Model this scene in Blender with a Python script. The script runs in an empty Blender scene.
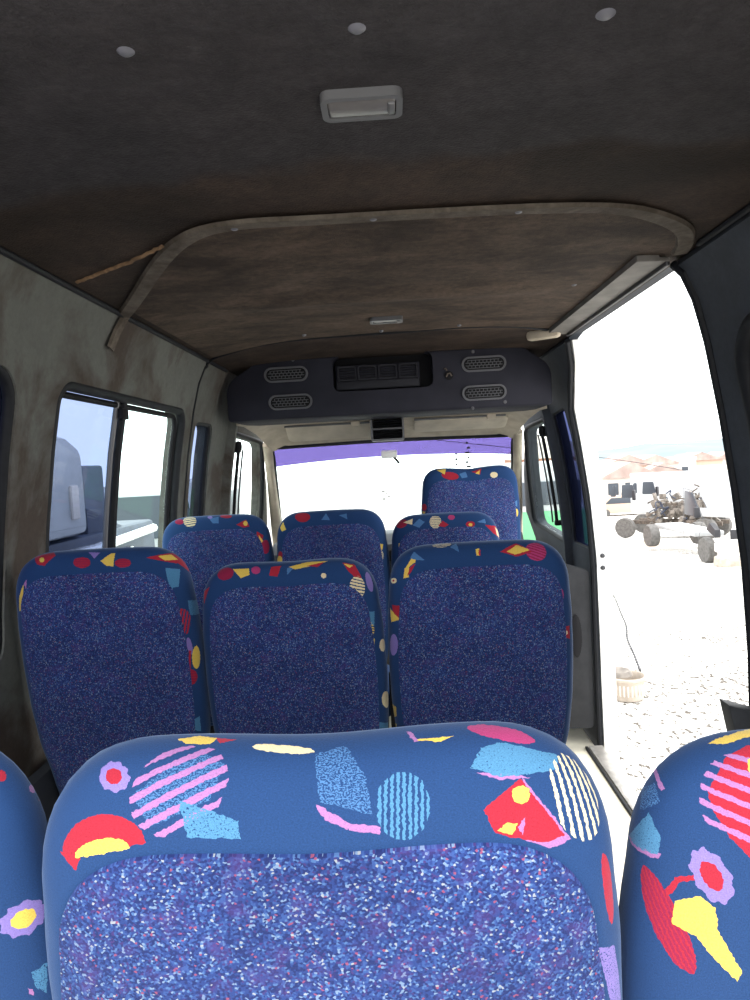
import bpy, bmesh, math, random
from mathutils import Vector, Matrix
random.seed(7)
sc = bpy.context.scene
C = sc.collection
PI = math.pi

# ------------------------------------------------------------------ camera
EYE = Vector((0, 0, 1.48))
def make_camera():
    f, vx, vy, roll = 700.0, 18.0, -40.0, math.radians(3.0)
    r = (math.cos(roll), -math.sin(roll)); u = (-math.sin(roll), -math.cos(roll))
    a = vx*r[0] + vy*r[1]; b = vx*u[0] + vy*u[1]
    Y = Vector((a, b, f)).normalized()
    X = Vector((f, 0, -a)).normalized()
    Z = X.cross(Y)
    if Z.y < 0: Z = -Z
    dr = Vector((X[0], Y[0], Z[0])); du = Vector((X[1], Y[1], Z[1])); df = Vector((X[2], Y[2], Z[2]))
    right = math.cos(roll)*dr - math.sin(roll)*du
    up = math.sin(roll)*dr + math.cos(roll)*du
    m = Matrix((right, up, -df)).transposed().to_4x4()
    m.translation = EYE
    cd = bpy.data.cameras.new('camera'); co = bpy.data.objects.new('camera', cd); C.objects.link(co)
    cd.sensor_fit = 'VERTICAL'; cd.sensor_height = 36.0; cd.lens = 36.0*f/1000.0
    cd.clip_start = 0.02; cd.clip_end = 4000
    co.matrix_world = m
    sc.camera = co
make_camera()

# ------------------------------------------------------------------ light and exposure
SKY_STRENGTH = 4.2
SUN_STRENGTH = 3.0
sc.view_settings.view_transform = 'Standard'
sc.view_settings.look = 'None'
sc.view_settings.gamma = 1.0
sc.view_settings.use_curve_mapping = False
sc.view_settings.exposure = 0.0
w = bpy.data.worlds.new('sky'); sc.world = w; w.use_nodes = True
bg = w.node_tree.nodes['Background']
bg.inputs['Color'].default_value = (0.97, 0.985, 1.0, 1); bg.inputs['Strength'].default_value = SKY_STRENGTH
sd = bpy.data.lights.new('sun', 'SUN'); sd.energy = SUN_STRENGTH; sd.angle = math.radians(3); sd.color = (1, .96, .9)
so = bpy.data.objects.new('sun', sd); C.objects.link(so)
so.rotation_euler = (math.radians(-4), math.radians(14), 0)      # high, from the right

# ------------------------------------------------------------------ materials
def new_mat(name):
    m = bpy.data.materials.new(name); m.use_nodes = True
    nt = m.node_tree
    return m, nt, nt.nodes, nt.links, nt.nodes['Principled BSDF']
def plain(name, col, rough=.6, metal=0., noise=0., nscale=8., bump=0., bscale=200., spec=.5):
    m, nt, N, L, b = new_mat(name)
    b.inputs['Roughness'].default_value = rough; b.inputs['Metallic'].default_value = metal
    b.inputs['Specular IOR Level'].default_value = spec
    b.inputs['Base Color'].default_value = (*col, 1)
    if noise or bump:
        tc = N.new('ShaderNodeTexCoord')
    if noise:
        n = N.new('ShaderNodeTexNoise'); n.inputs['Scale'].default_value = nscale; n.inputs['Detail'].default_value = 5
        L.new(tc.outputs['Object'], n.inputs['Vector'])
        cr = N.new('ShaderNodeValToRGB')
        cr.color_ramp.elements[0].position = .3; cr.color_ramp.elements[1].position = .7
        cr.color_ramp.elements[0].color = (*[max(0, c*(1-noise)) for c in col], 1)
        cr.color_ramp.elements[1].color = (*[min(1, c*(1+noise)) for c in col], 1)
        L.new(n.outputs['Fac'], cr.inputs['Fac']); L.new(cr.outputs['Color'], b.inputs['Base Color'])
    if bump:
        n2 = N.new('ShaderNodeTexNoise'); n2.inputs['Scale'].default_value = bscale; n2.inputs['Detail'].default_value = 3
        L.new(tc.outputs['Object'], n2.inputs['Vector'])
        bp = N.new('ShaderNodeBump'); bp.inputs['Strength'].default_value = bump; bp.inputs['Distance'].default_value = .002
        L.new(n2.outputs['Fac'], bp.inputs['Height']); L.new(bp.outputs['Normal'], b.inputs['Normal'])
    return m
def stained(name, base, stain, thresh=(.45, .62), scale=2.5, fine=.25, rough=.85, extra=None, bump=.3, bscale=350, stretch=(1, 1, 1)):
    """cloth or plastic lining with large soft-edged stains and a fine mottling"""
    m, nt, N, L, b = new_mat(name)
    b.inputs['Roughness'].default_value = rough
    b.inputs['Specular IOR Level'].default_value = .25
    tc = N.new('ShaderNodeTexCoord')
    mp = N.new('ShaderNodeMapping'); mp.inputs['Scale'].default_value = stretch
    L.new(tc.outputs['Object'], mp.inputs['Vector'])
    n = N.new('ShaderNodeTexNoise'); n.inputs['Scale'].default_value = scale; n.inputs['Detail'].default_value = 7; n.inputs['Roughness'].default_value = .62
    n.inputs['Distortion'].default_value = .6
    L.new(mp.outputs['Vector'], n.inputs['Vector'])
    cr = N.new('ShaderNodeValToRGB')
    cr.color_ramp.elements[0].position = thresh[0]; cr.color_ramp.elements[1].position = thresh[1]
    cr.color_ramp.elements[0].color = (*stain, 1); cr.color_ramp.elements[1].color = (*base, 1)
    L.new(n.outputs['Fac'], cr.inputs['Fac'])
    col = cr.outputs['Color']
    if extra: col = extra(N, L, tc, col)
    n2 = N.new('ShaderNodeTexNoise'); n2.inputs['Scale'].default_value = 60; n2.inputs['Detail'].default_value = 6; n2.inputs['Roughness'].default_value = .7
    L.new(tc.outputs['Object'], n2.inputs['Vector'])
    mr = N.new('ShaderNodeMapRange'); mr.inputs[1].default_value = .3; mr.inputs[2].default_value = .7
    mr.inputs[3].default_value = 1-fine; mr.inputs[4].default_value = 1+fine
    L.new(n2.outputs['Fac'], mr.inputs[0])
    n5 = N.new('ShaderNodeTexNoise'); n5.inputs['Scale'].default_value = 11; n5.inputs['Detail'].default_value = 8; n5.inputs['Roughness'].default_value = .72
    n5.inputs['Distortion'].default_value = .8
    L.new(mp.outputs['Vector'], n5.inputs['Vector'])
    mr5 = N.new('ShaderNodeMapRange'); mr5.inputs[1].default_value = .3; mr5.inputs[2].default_value = .7
    mr5.inputs[3].default_value = 1-fine; mr5.inputs[4].default_value = 1+fine*1.2
    L.new(n5.outputs['Fac'], mr5.inputs[0])
    mm = N.new('ShaderNodeMath'); mm.operation = 'MULTIPLY'; L.new(mr.outputs[0], mm.inputs[0]); L.new(mr5.outputs[0], mm.inputs[1])
    mx = N.new('ShaderNodeVectorMath'); mx.operation = 'SCALE'
    L.new(col, mx.inputs[0]); L.new(mm.outputs[0], mx.inputs['Scale'])
    L.new(mx.outputs[0], b.inputs['Base Color'])
    n3 = N.new('ShaderNodeTexNoise'); n3.inputs['Scale'].default_value = bscale; n3.inputs['Detail'].default_value = 2
    L.new(tc.outputs['Object'], n3.inputs['Vector'])
    bp = N.new('ShaderNodeBump'); bp.inputs['Strength'].default_value = bump; bp.inputs['Distance'].default_value = .003
    L.new(n3.outputs['Fac'], bp.inputs['Height']); L.new(bp.outputs['Normal'], b.inputs['Normal'])
    return m
def glass(name, tint, gloss=.025, rough=.0):
    m = bpy.data.materials.new(name); m.use_nodes = True
    N = m.node_tree.nodes; L = m.node_tree.links
    N.remove(N['Principled BSDF'])
    t = N.new('ShaderNodeBsdfTransparent'); t.inputs['Color'].default_value = (*tint, 1)
    g = N.new('ShaderNodeBsdfGlossy'); g.inputs['Roughness'].default_value = rough
    g.inputs['Color'].default_value = (1, 1, 1, 1)
    mx = N.new('ShaderNodeMixShader')
    mx.inputs[0].default_value = gloss
    L.new(t.outputs[0], mx.inputs[1]); L.new(g.outputs[0], mx.inputs[2])
    L.new(mx.outputs[0], N['Material Output'].inputs['Surface'])
    return m

# fabric -------------------------------------------------------------
PAL = dict(red=(.33, .018, .035), yellow=(.66, .46, .085), orange=(.62, .20, .04), cream=(.66, .56, .34), sky=(.06, .15, .32), pink=(.31, .14, .32), lilac=(.20, .15, .40),
           wine=(.24, .014, .05), navy=(.008, .03, .12), teal=(.065, .19, .33), magenta=(.36, .04, .14))
NAVY = (.014, .044, .132)
def fabric(name, motifs):
    """navy moquette with woven motifs, laid out in the seat's own UV space (metres over the cloth)"""
    m, nt, N, L, b = new_mat(name)
    b.inputs['Roughness'].default_value = .9
    b.inputs['Specular IOR Level'].default_value = .15
    b.inputs['Sheen Weight'].default_value = .25; b.inputs['Sheen Roughness'].default_value = .4
    b.inputs['Sheen Tint'].default_value = (.6, .75, 1, 1)
    uv = N.new('ShaderNodeUVMap'); uv.uv_map = 'UVMap'
    wob = N.new('ShaderNodeTexNoise'); wob.inputs['Scale'].default_value = 220; wob.inputs['Detail'].default_value = 1
    L.new(uv.outputs[0], wob.inputs['Vector'])
    ws = N.new('ShaderNodeVectorMath'); ws.operation = 'MULTIPLY_ADD'
    L.new(wob.outputs['Color'], ws.inputs[0]); ws.inputs[1].default_value = (.004, .004, 0); ws.inputs[2].default_value = (-.002, -.002, 0)
    ad = N.new('ShaderNodeVectorMath'); ad.operation = 'ADD'
    L.new(uv.outputs[0], ad.inputs[0]); L.new(ws.outputs[0], ad.inputs[1])
    flat = N.new('ShaderNodeVectorMath'); flat.operation = 'MULTIPLY'; flat.inputs[1].default_value = (1, 1, 0)
    L.new(ad.outputs[0], flat.inputs[0])
    P = flat.outputs[0]
    def math_(op, a, bb=None):
        n = N.new('ShaderNodeMath'); n.operation = op
        for i, v in enumerate((a, bb)):
            if v is None: continue
            if isinstance(v, (int, float)): n.inputs[i].default_value = v
            else: L.new(v, n.inputs[i])
        return n.outputs[0]
    def dotp(nx, ny):
        n = N.new('ShaderNodeVectorMath'); n.operation = 'DOT_PRODUCT'
        L.new(P, n.inputs[0]); n.inputs[1].default_value = (nx, ny, 0)
        return n.outputs['Value']
    def mask_poly(pts):
        A = sum(pts[i][0]*pts[(i+1) % len(pts)][1]-pts[(i+1) % len(pts)][0]*pts[i][1] for i in range(len(pts)))
        if A < 0: pts = pts[::-1]
        out = None
        for i in range(len(pts)):
            p, q = Vector(pts[i]), Vector(pts[(i+1) % len(pts)])
            e = (q-p)
            if e.length < 1e-6: continue
            n = Vector((e.y, -e.x)).normalized()
            v = math_('LESS_THAN', dotp(n.x, n.y), n.dot(p))
            out = v if out is None else math_('MULTIPLY', out, v)
        return out
    def local(c, a, bq):
        # affine coordinates in which the axes a, b are unit
        det = a[0]*bq[1]-a[1]*bq[0]
        if abs(det) < 1e-9: det = 1e-9
        s = N.new('ShaderNodeVectorMath'); s.operation = 'SUBTRACT'
        L.new(P, s.inputs[0]); s.inputs[1].default_value = (c[0], c[1], 0)
        d1 = N.new('ShaderNodeVectorMath'); d1.operation = 'DOT_PRODUCT'; L.new(s.outputs[0], d1.inputs[0]); d1.inputs[1].default_value = (bq[1]/det, -bq[0]/det, 0)
        d2 = N.new('ShaderNodeVectorMath'); d2.operation = 'DOT_PRODUCT'; L.new(s.outputs[0], d2.inputs[0]); d2.inputs[1].default_value = (-a[1]/det, a[0]/det, 0)
        return d1.outputs['Value'], d2.outputs['Value']
    def mask_ell(c, a, bq):
        x, y = local(c, a, bq)
        return math_('LESS_THAN', math_('ADD', math_('MULTIPLY', x, x), math_('MULTIPLY', y, y)), 1.0), x, y
    base = N.new('ShaderNodeRGB'); base.outputs[0].default_value = (*NAVY, 1)
    weave = N.new('ShaderNodeTexNoise'); weave.inputs['Scale'].default_value = 700; weave.inputs['Detail'].default_value = 2
    L.new(P, weave.inputs['Vector'])
    col = base.outputs[0]
    def over(col, mask, c):
        mx = N.new('ShaderNodeMix'); mx.data_type = 'RGBA'
        L.new(mask, mx.inputs[0]); L.new(col, mx.inputs[6]); mx.inputs[7].default_value = (*PAL[c], 1)
        return mx.outputs[2]
    for mo in motifs:
        k = mo[0]
        if k == 'poly': col = over(col, mask_poly(mo[2]), mo[1])
        elif k == 'ell': col = over(col, mask_ell(mo[2], mo[3], mo[4])[0], mo[1])
        elif k == 'half':                       # the part of an ellipse on the +b side
            e, x, y = mask_ell(mo[2], mo[3], mo[4]); col = over(col, math_('MULTIPLY', e, math_('GREATER_THAN', y, 0.0)), mo[1])
        elif k == 'arc':                        # half ring
            e, x, y = mask_ell(mo[2], mo[3], mo[4])
            rr = math_('ADD', math_('MULTIPLY', x, x), math_('MULTIPLY', y, y))
            e = math_('MULTIPLY', e, math_('GREATER_THAN', rr, mo[5]**2))
            col = over(col, math_('MULTIPLY', e, math_('GREATER_THAN', y, -.1)), mo[1])
        elif k == 'strell':                     # striped ellipse: stripes run along axis a
            e, x, y = mask_ell(mo[2], mo[3], mo[4])
            col = over(col, math_('MULTIPLY', e, math_('GREATER_THAN', math_('SINE', math_('MULTIPLY', y, mo[5]*PI)), mo[6] if len(mo) > 6 else 0.0)), mo[1])
        elif k == 'speck':                      # loosely woven patch
            mk = mask_poly(mo[2])
            n = N.new('ShaderNodeTexNoise'); n.inputs['Scale'].default_value = 620; n.inputs['Detail'].default_value = 1
            L.new(P, n.inputs['Vector'])
            col = over(col, math_('MULTIPLY', mk, math_('GREATER_THAN', n.outputs['Fac'], mo[3] if len(mo) > 3 else .45)), mo[1])
        elif k == 'flower':
            x, y = local(mo[2], mo[3], mo[4])
            rr = math_('SQRT', math_('ADD', math_('MULTIPLY', x, x), math_('MULTIPLY', y, y)))
            th = math_('ARCTAN2', y, x)
            edge = math_('ADD', .88, math_('MULTIPLY', math_('SINE', math_('MULTIPLY', th, 9.0)), .055))
            col = over(col, math_('LESS_THAN', rr, edge), mo[1])
            col = over(col, math_('LESS_THAN', rr, .48), mo[5])
    mr = N.new('ShaderNodeMapRange'); mr.inputs[1].default_value = .3; mr.inputs[2].default_value = .7; mr.inputs[3].default_value = .82; mr.inputs[4].default_value = 1.18
    L.new(weave.outputs['Fac'], mr.inputs[0])
    mx = N.new('ShaderNodeVectorMath'); mx.operation = 'SCALE'
    L.new(col, mx.inputs[0]); L.new(mr.outputs[0], mx.inputs['Scale'])
    L.new(mx.outputs[0], b.inputs['Base Color'])
    bp = N.new('ShaderNodeBump'); bp.inputs['Strength'].default_value = .25; bp.inputs['Distance'].default_value = .001
    L.new(weave.outputs['Fac'], bp.inputs['Height']); L.new(bp.outputs['Normal'], b.inputs['Normal'])
    return m
def speckle(name):
    """plain blue moquette flecked with pale blue, cream and pink pile"""
    m, nt, N, L, b = new_mat(name)
    b.inputs['Roughness'].default_value = .92; b.inputs['Specular IOR Level'].default_value = .12
    b.inputs['Sheen Weight'].default_value = .15; b.inputs['Sheen Tint'].default_value = (.6, .7, 1, 1)
    uv = N.new('ShaderNodeUVMap'); uv.uv_map = 'UVMap'
    v = N.new('ShaderNodeTexVoronoi'); v.voronoi_dimensions = '2D'; v.inputs['Scale'].default_value = 520
    L.new(uv.outputs[0], v.inputs['Vector'])
    sx = N.new('ShaderNodeSeparateColor'); L.new(v.outputs['Color'], sx.inputs[0])
    cr = N.new('ShaderNodeValToRGB'); cr.color_ramp.interpolation = 'CONSTANT'
    E = cr.color_ramp.elements
    E[0].position = 0; E[0].color = (.013, .023, .105, 1)
    E[1].position = .30; E[1].color = (.020, .042, .165, 1)
    for p, c in ((.60, (.032, .070, .225)), (.78, (.060, .125, .29)), (.85, (.042, .030, .13)), (.91, (.15, .22, .35)), (.962, (.27, .29, .33)), (.984, (.22, .06, .12))):
        e = E.new(p); e.color = (*c, 1)
    L.new(sx.outputs[0], cr.inputs['Fac'])
    n = N.new('ShaderNodeTexNoise'); n.inputs['Scale'].default_value = 38; n.inputs['Detail'].default_value = 2
    L.new(uv.outputs[0], n.inputs['Vector'])
    c2 = N.new('ShaderNodeValToRGB'); c2.color_ramp.elements[0].position = .52; c2.color_ramp.elements[1].position = .72
    c2.color_ramp.elements[0].color = (0, 0, 0, 1); c2.color_ramp.elements[1].color = (.35, .35, .35, 1)
    L.new(n.outputs['Fac'], c2.inputs['Fac'])
    mx = N.new('ShaderNodeMix'); mx.data_type = 'RGBA'
    L.new(c2.outputs['Color'], mx.inputs[0]); L.new(cr.outputs['Color'], mx.inputs[6]); mx.inputs[7].default_value = (.09, .035, .17, 1)
    n4 = N.new('ShaderNodeTexNoise'); n4.inputs['Scale'].default_value = 7; n4.inputs['Detail'].default_value = 4
    L.new(uv.outputs[0], n4.inputs['Vector'])
    mr = N.new('ShaderNodeMapRange'); mr.inputs[1].default_value = .3; mr.inputs[2].default_value = .7; mr.inputs[3].default_value = .76; mr.inputs[4].default_value = 1.06
    L.new(n4.outputs['Fac'], mr.inputs[0])
    sm = N.new('ShaderNodeVectorMath'); sm.operation = 'SCALE'
    L.new(mx.outputs[2], sm.inputs[0]); L.new(mr.outputs[0], sm.inputs['Scale'])
    L.new(sm.outputs[0], b.inputs['Base Color'])
    bp = N.new('ShaderNodeBump'); bp.inputs['Strength'].default_value = .35; bp.inputs['Distance'].default_value = .001
    L.new(v.outputs['Distance'], bp.inputs['Height']); L.new(bp.outputs['Normal'], b.inputs['Normal'])
    return m

def damp_sheen(N, L, tc, col):
    """grey wet-worn zone with rear-light sheen painted in, over the rear of the headlining with an uneven front edge"""
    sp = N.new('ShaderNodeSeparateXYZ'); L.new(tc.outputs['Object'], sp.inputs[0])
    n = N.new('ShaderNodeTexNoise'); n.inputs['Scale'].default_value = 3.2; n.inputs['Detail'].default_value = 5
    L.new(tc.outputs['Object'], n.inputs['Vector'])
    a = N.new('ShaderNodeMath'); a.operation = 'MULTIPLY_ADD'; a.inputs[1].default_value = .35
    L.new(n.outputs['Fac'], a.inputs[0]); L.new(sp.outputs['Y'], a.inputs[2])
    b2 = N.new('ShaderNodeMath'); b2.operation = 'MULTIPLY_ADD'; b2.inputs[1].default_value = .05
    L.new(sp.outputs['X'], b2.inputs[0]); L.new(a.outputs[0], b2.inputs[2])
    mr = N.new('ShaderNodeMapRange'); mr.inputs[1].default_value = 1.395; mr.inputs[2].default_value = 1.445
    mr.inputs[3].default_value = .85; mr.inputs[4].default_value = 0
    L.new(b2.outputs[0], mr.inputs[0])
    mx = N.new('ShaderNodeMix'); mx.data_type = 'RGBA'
    L.new(mr.outputs[0], mx.inputs[0]); L.new(col, mx.inputs[6]); mx.inputs[7].default_value = (.031, .029, .032, 1)  # wet grey with the sheen of the rear light painted into the colour
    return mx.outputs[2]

M = {}
M['headliner_rear'] = stained('headliner_rear', (.046, .030, .022), (.015, .010, .007), (.36, .66), 2.8, .30, extra=damp_sheen, bump=.9, bscale=220)
M['headliner_front'] = stained('headliner_front', (.084, .058, .041), (.028, .018, .012), (.36, .66), 3.0, .34, bump=.5, stretch=(1, 1.6, 1))
M['wall_cloth'] = stained('wall_cloth', (.118, .122, .110), (.058, .045, .036), (.40, .54), 2.4, .10, rough=.8, bump=.15)
M['wall_dark'] = stained('wall_dark', (.060, .068, .082), (.045, .05, .06), (.35, .65), 3, .10, rough=.75, bump=.15)
M['rib'] = stained('rib', (.125, .105, .084), (.07, .056, .043), (.4, .6), 9, .2)
M['torn'] = plain('torn', (.22, .13, .07), .95, noise=.4, nscale=60)
M['plastic_dark'] = plain('plastic_dark', (.045, .048, .055), .55, noise=.15, nscale=20, bump=.15, bscale=500, spec=.2)
M['console'] = plain('console', (.019, .019, .028), .7, noise=.15, nscale=9, bump=.2, bscale=600, spec=.2)
M['black'] = plain('black', (.010, .010, .012), .6, spec=.15)
M['rubber'] = plain('rubber', (.012, .013, .016), .6, noise=.2, nscale=30, spec=.2)
M['vent_dark'] = plain('vent_dark', (.022, .022, .028), .6, spec=.2)
M['grille'] = plain('grille', (.085, .085, .095), .55)
M['grey_plastic'] = plain('grey_plastic', (.11, .11, .115), .4)
M['lens'] = plain('lens', (.16, .15, .145), .25, noise=.1, nscale=40)
M['stud'] = plain('stud', (.13, .13, .15), .4)
M['beige'] = plain('beige', (.42, .36, .28), .7, noise=.18, nscale=12)
M['visor'] = plain('visor', (.50, .44, .35), .75, noise=.15, nscale=10, bump=.15, bscale=300)
M['alu'] = plain('alu', (.46, .44, .41), .4, .6, noise=.25, nscale=20)
M['rail'] = plain('rail', (.14, .13, .118), .55, noise=.25, nscale=15, spec=.3)
M['white_paint'] = plain('white_paint', (.80, .80, .78), .35)
M['floor'] = plain('floor', (.60, .56, .45), .55, noise=.18, nscale=9)
M['steel_dark'] = plain('steel_dark', (.06, .06, .065), .45, .5)
M['chrome'] = plain('chrome', (.6, .6, .62), .25, .9)
M['tyre'] = plain('tyre', (.11, .105, .10), .85, noise=.3, nscale=12)
M['rim'] = plain('rim', (.35, .34, .33), .5, .3, noise=.2, nscale=9)
M['rust'] = plain('rust', (.10, .08, .065), .85, noise=.5, nscale=14)
M['engine'] = plain('engine', (.17, .15, .13), .7, .0, noise=.5, nscale=10)
M['truck_white'] = plain('truck_white', (.40, .41, .42), .5, noise=.10, nscale=3)
M['tarp'] = plain('tarp', (.10, .115, .15), .8, noise=.2, nscale=2)
M['truck_dark'] = plain('truck_dark', (.03, .04, .07), .5, noise=.3, nscale=6)
M['car_glass'] = plain('car_glass', (.05, .06, .075), .3, spec=.3)
M['lamp_dark'] = plain('lamp_dark', (.035, .035, .04), .4, spec=.2)
M['lamp_sky_glass'] = plain('lamp_sky_glass', (.35, .36, .38), .12)
M['concrete'] = plain('concrete', (.42, .36, .30), .9, noise=.2, nscale=8)
M['green'] = plain('green', (.10, .36, .16), .45)
M['brick'] = plain('brick', (.42, .21, .14), .9, noise=.2, nscale=2)
M['red_roof'] = plain('red_roof', (.36, .27, .24), .9, noise=.25, nscale=1)
M['house'] = plain('house', (.60, .55, .50), .9, noise=.12, nscale=.3)
M['house_ochre'] = plain('house_ochre', (.50, .36, .28), .9, noise=.12, nscale=.3)
M['hill'] = plain('hill', (.185, .222, .235), 1, noise=.12, nscale=.012, spec=0)  # distance haze is painted into this blue-grey base colour
M['teal_box'] = plain('teal_box', (.05, .40, .40), .5)
M['red_paint'] = plain('red_paint', (.5, .03, .03), .5)
M['clear'] = glass('clear', (.86, .93, .92))
M['blue_tint'] = glass('blue_tint', (.385, .43, .525))
M['blue_slit'] = glass('blue_slit', (.19, .21, .32))
M['dark_tint'] = glass('dark_tint', (.08, .085, .11))
M['screen'] = glass('screen', (.9, .94, .93))
M['purple'] = glass('purple', (.31, .26, .46))
M['speckle'] = speckle('speckle')
def gravel():
    m, nt, N, L, b = new_mat('gravel')
    b.inputs['Roughness'].default_value = .95; b.inputs['Specular IOR Level'].default_value = 0
    tc = N.new('ShaderNodeTexCoord')
    n = N.new('ShaderNodeTexNoise'); n.inputs['Scale'].default_value = 20; n.inputs['Detail'].default_value = 3; n.inputs['Roughness'].default_value = .6
    mp = N.new('ShaderNodeMapping'); mp.inputs['Scale'].default_value = (1.3, .75, 1)
    L.new(tc.outputs['Object'], mp.inputs[0]); L.new(mp.outputs[0], n.inputs['Vector'])
    big = N.new('ShaderNodeTexNoise'); big.inputs['Scale'].default_value = .5; big.inputs['Detail'].default_value = 2
    L.new(tc.outputs['Object'], big.inputs['Vector'])
    ad = N.new('ShaderNodeMath'); ad.operation = 'MULTIPLY_ADD'; ad.inputs[1].default_value = .28
    L.new(big.outputs['Fac'], ad.inputs[0]); L.new(n.outputs['Fac'], ad.inputs[2])
    cr = N.new('ShaderNodeValToRGB')
    E = cr.color_ramp.elements
    E[0].position = .66; E[0].color = (.62, .60, .56, 1); E[1].position = .76; E[1].color = (.10, .09, .08, 1)
    L.new(ad.outputs[0], cr.inputs['Fac']); L.new(cr.outputs[0], b.inputs['Base Color'])
    return m
M['gravel'] = gravel()

# ------------------------------------------------------------------ mesh helpers
def link(name, bm, mats, parent=None, smooth=True, angle=40):
    me = bpy.data.meshes.new(name)
    bmesh.ops.recalc_face_normals(bm, faces=bm.faces[:])
    bm.to_mesh(me); bm.free()
    return link_me(name, me, mats, parent, smooth, angle)
def link_me(name, me, mats, parent=None, smooth=True, angle=40):
    if not isinstance(mats, (list, tuple)): mats = [mats]
    me.materials.clear()
    for m in mats: me.materials.append(m)
    if smooth and len(me.polygons):
        me.polygons.foreach_set('use_smooth', [True]*len(me.polygons))
        me.set_sharp_from_angle(angle=math.radians(angle))
    o = bpy.data.objects.new(name, me); C.objects.link(o)
    if parent: o.parent = parent
    return o
def thing(name, label, cat, loc=(0, 0, 0), rotz=0, group=None, rot=None):
    o = bpy.data.objects.new(name, None); C.objects.link(o)
    o.empty_display_size = .1
    o.location = loc; o.rotation_euler = rot if rot else (0, 0, rotz)
    o['label'] = label; o['category'] = cat
    if group: o['group'] = group
    return o
def tag(o, label, cat, group=None):
    o['label'] = label; o['category'] = cat
    if group: o['group'] = group
    return o
def struct(o, label=None):
    o['kind'] = 'structure'
    if label: o['label'] = label
    return o
def bm_add(bm, other, mat=0):
    for f in other.faces: f.material_index = mat
    me = bpy.data.meshes.new('tmp'); other.to_mesh(me); other.free(); bm.from_mesh(me); bpy.data.meshes.remove(me)
def rbox(size, loc=(0, 0, 0), bev=.005, seg=2, rot=None, top=None):
    """bevelled box; top = (sx, sy) scales the upper face"""
    b = bmesh.new(); bmesh.ops.create_cube(b, size=1)
    for v in b.verts:
        v.co = Vector((v.co.x*size[0], v.co.y*size[1], v.co.z*size[2]))
        if top and v.co.z > 0: v.co.x *= top[0]; v.co.y *= top[1]
    if bev: bmesh.ops.bevel(b, geom=b.edges[:], offset=min(bev, min(size)*.45), segments=seg, profile=.5, affect='EDGES')
    m = Matrix.Translation(loc)
    if rot: m = m @ rot.to_matrix().to_4x4() if hasattr(rot, 'to_matrix') else m @ rot
    bmesh.ops.transform(b, matrix=m, verts=b.verts[:])
    return b
def rrect(w, h, r, n=6):
    pts = []
    for cx, cy, a0 in ((w/2-r, h/2-r, 0), (-w/2+r, h/2-r, 90), (-w/2+r, -h/2+r, 180), (w/2-r, -h/2+r, 270)):
        for i in range(n+1):
            a = math.radians(a0+90*i/n); pts.append((cx+r*math.cos(a), cy+r*math.sin(a)))
    return pts
def round_poly(pts, rad, n=6):
    out = []
    k = len(pts)
    for i in range(k):
        p0, p1, p2 = Vector(pts[i-1]), Vector(pts[i]), Vector(pts[(i+1) % k])
        r = rad[i] if isinstance(rad, (list, tuple)) else rad
        a, b = (p0-p1), (p2-p1)
        la, lb = a.length, b.length; a.normalize(); b.normalize()
        if r <= 0: out.append(tuple(p1)); continue
        ang = a.angle(b); d = min(r/math.tan(ang/2), la*.49, lb*.49)
        s, e = p1+a*d, p1+b*d
        for j in range(n+1):
            t = j/n
            out.append(tuple((1-t)**2*s+2*t*(1-t)*p1+t*t*e))
    return out
def prism(pts, d0, d1, axis='Y', bev=0.0):
    """extrude a 2-D outline; axis Y: (x,z) outline, X: (y,z) outline, Z: (x,y) outline"""
    b = bmesh.new()
    def mk(p, d):
        return {'Y': (p[0], d, p[1]), 'X': (d, p[0], p[1]), 'Z': (p[0], p[1], d)}[axis]
    A = [b.verts.new(mk(p, d0)) for p in pts]; B = [b.verts.new(mk(p, d1)) for p in pts]
    n = len(pts)
    f0 = b.faces.new(A); f1 = b.faces.new(B[::-1])
    for i in range(n): b.faces.new((A[i], A[(i+1) % n], B[(i+1) % n], B[i]))
    bmesh.ops.recalc_face_normals(b, faces=b.faces[:])
    if bev:
        ed = set(f0.edges) | set(f1.edges)
        bmesh.ops.bevel(b, geom=list(ed), offset=bev, segments=2, profile=.5, affect='EDGES')
    return b
def ring_prism(outer, inner, d0, d1, axis='Y'):
    b = bmesh.new()
    def mk(p, d):
        return {'Y': (p[0], d, p[1]), 'X': (d, p[0], p[1]), 'Z': (p[0], p[1], d)}[axis]
    n = len(outer)
    o0 = [b.verts.new(mk(p, d0)) for p in outer]; o1 = [b.verts.new(mk(p, d1)) for p in outer]
    i0 = [b.verts.new(mk(p, d0)) for p in inner]; i1 = [b.verts.new(mk(p, d1)) for p in inner]
    for i in range(n):
        j = (i+1) % n
        for q in ((o0[i], o0[j], i0[j], i0[i]), (o1[i], o1[j], i1[j], i1[i]), (o0[i], o0[j], o1[j], o1[i]), (i0[i], i0[j], i1[j], i1[i])):
            b.faces.new(q)
    return b
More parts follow.
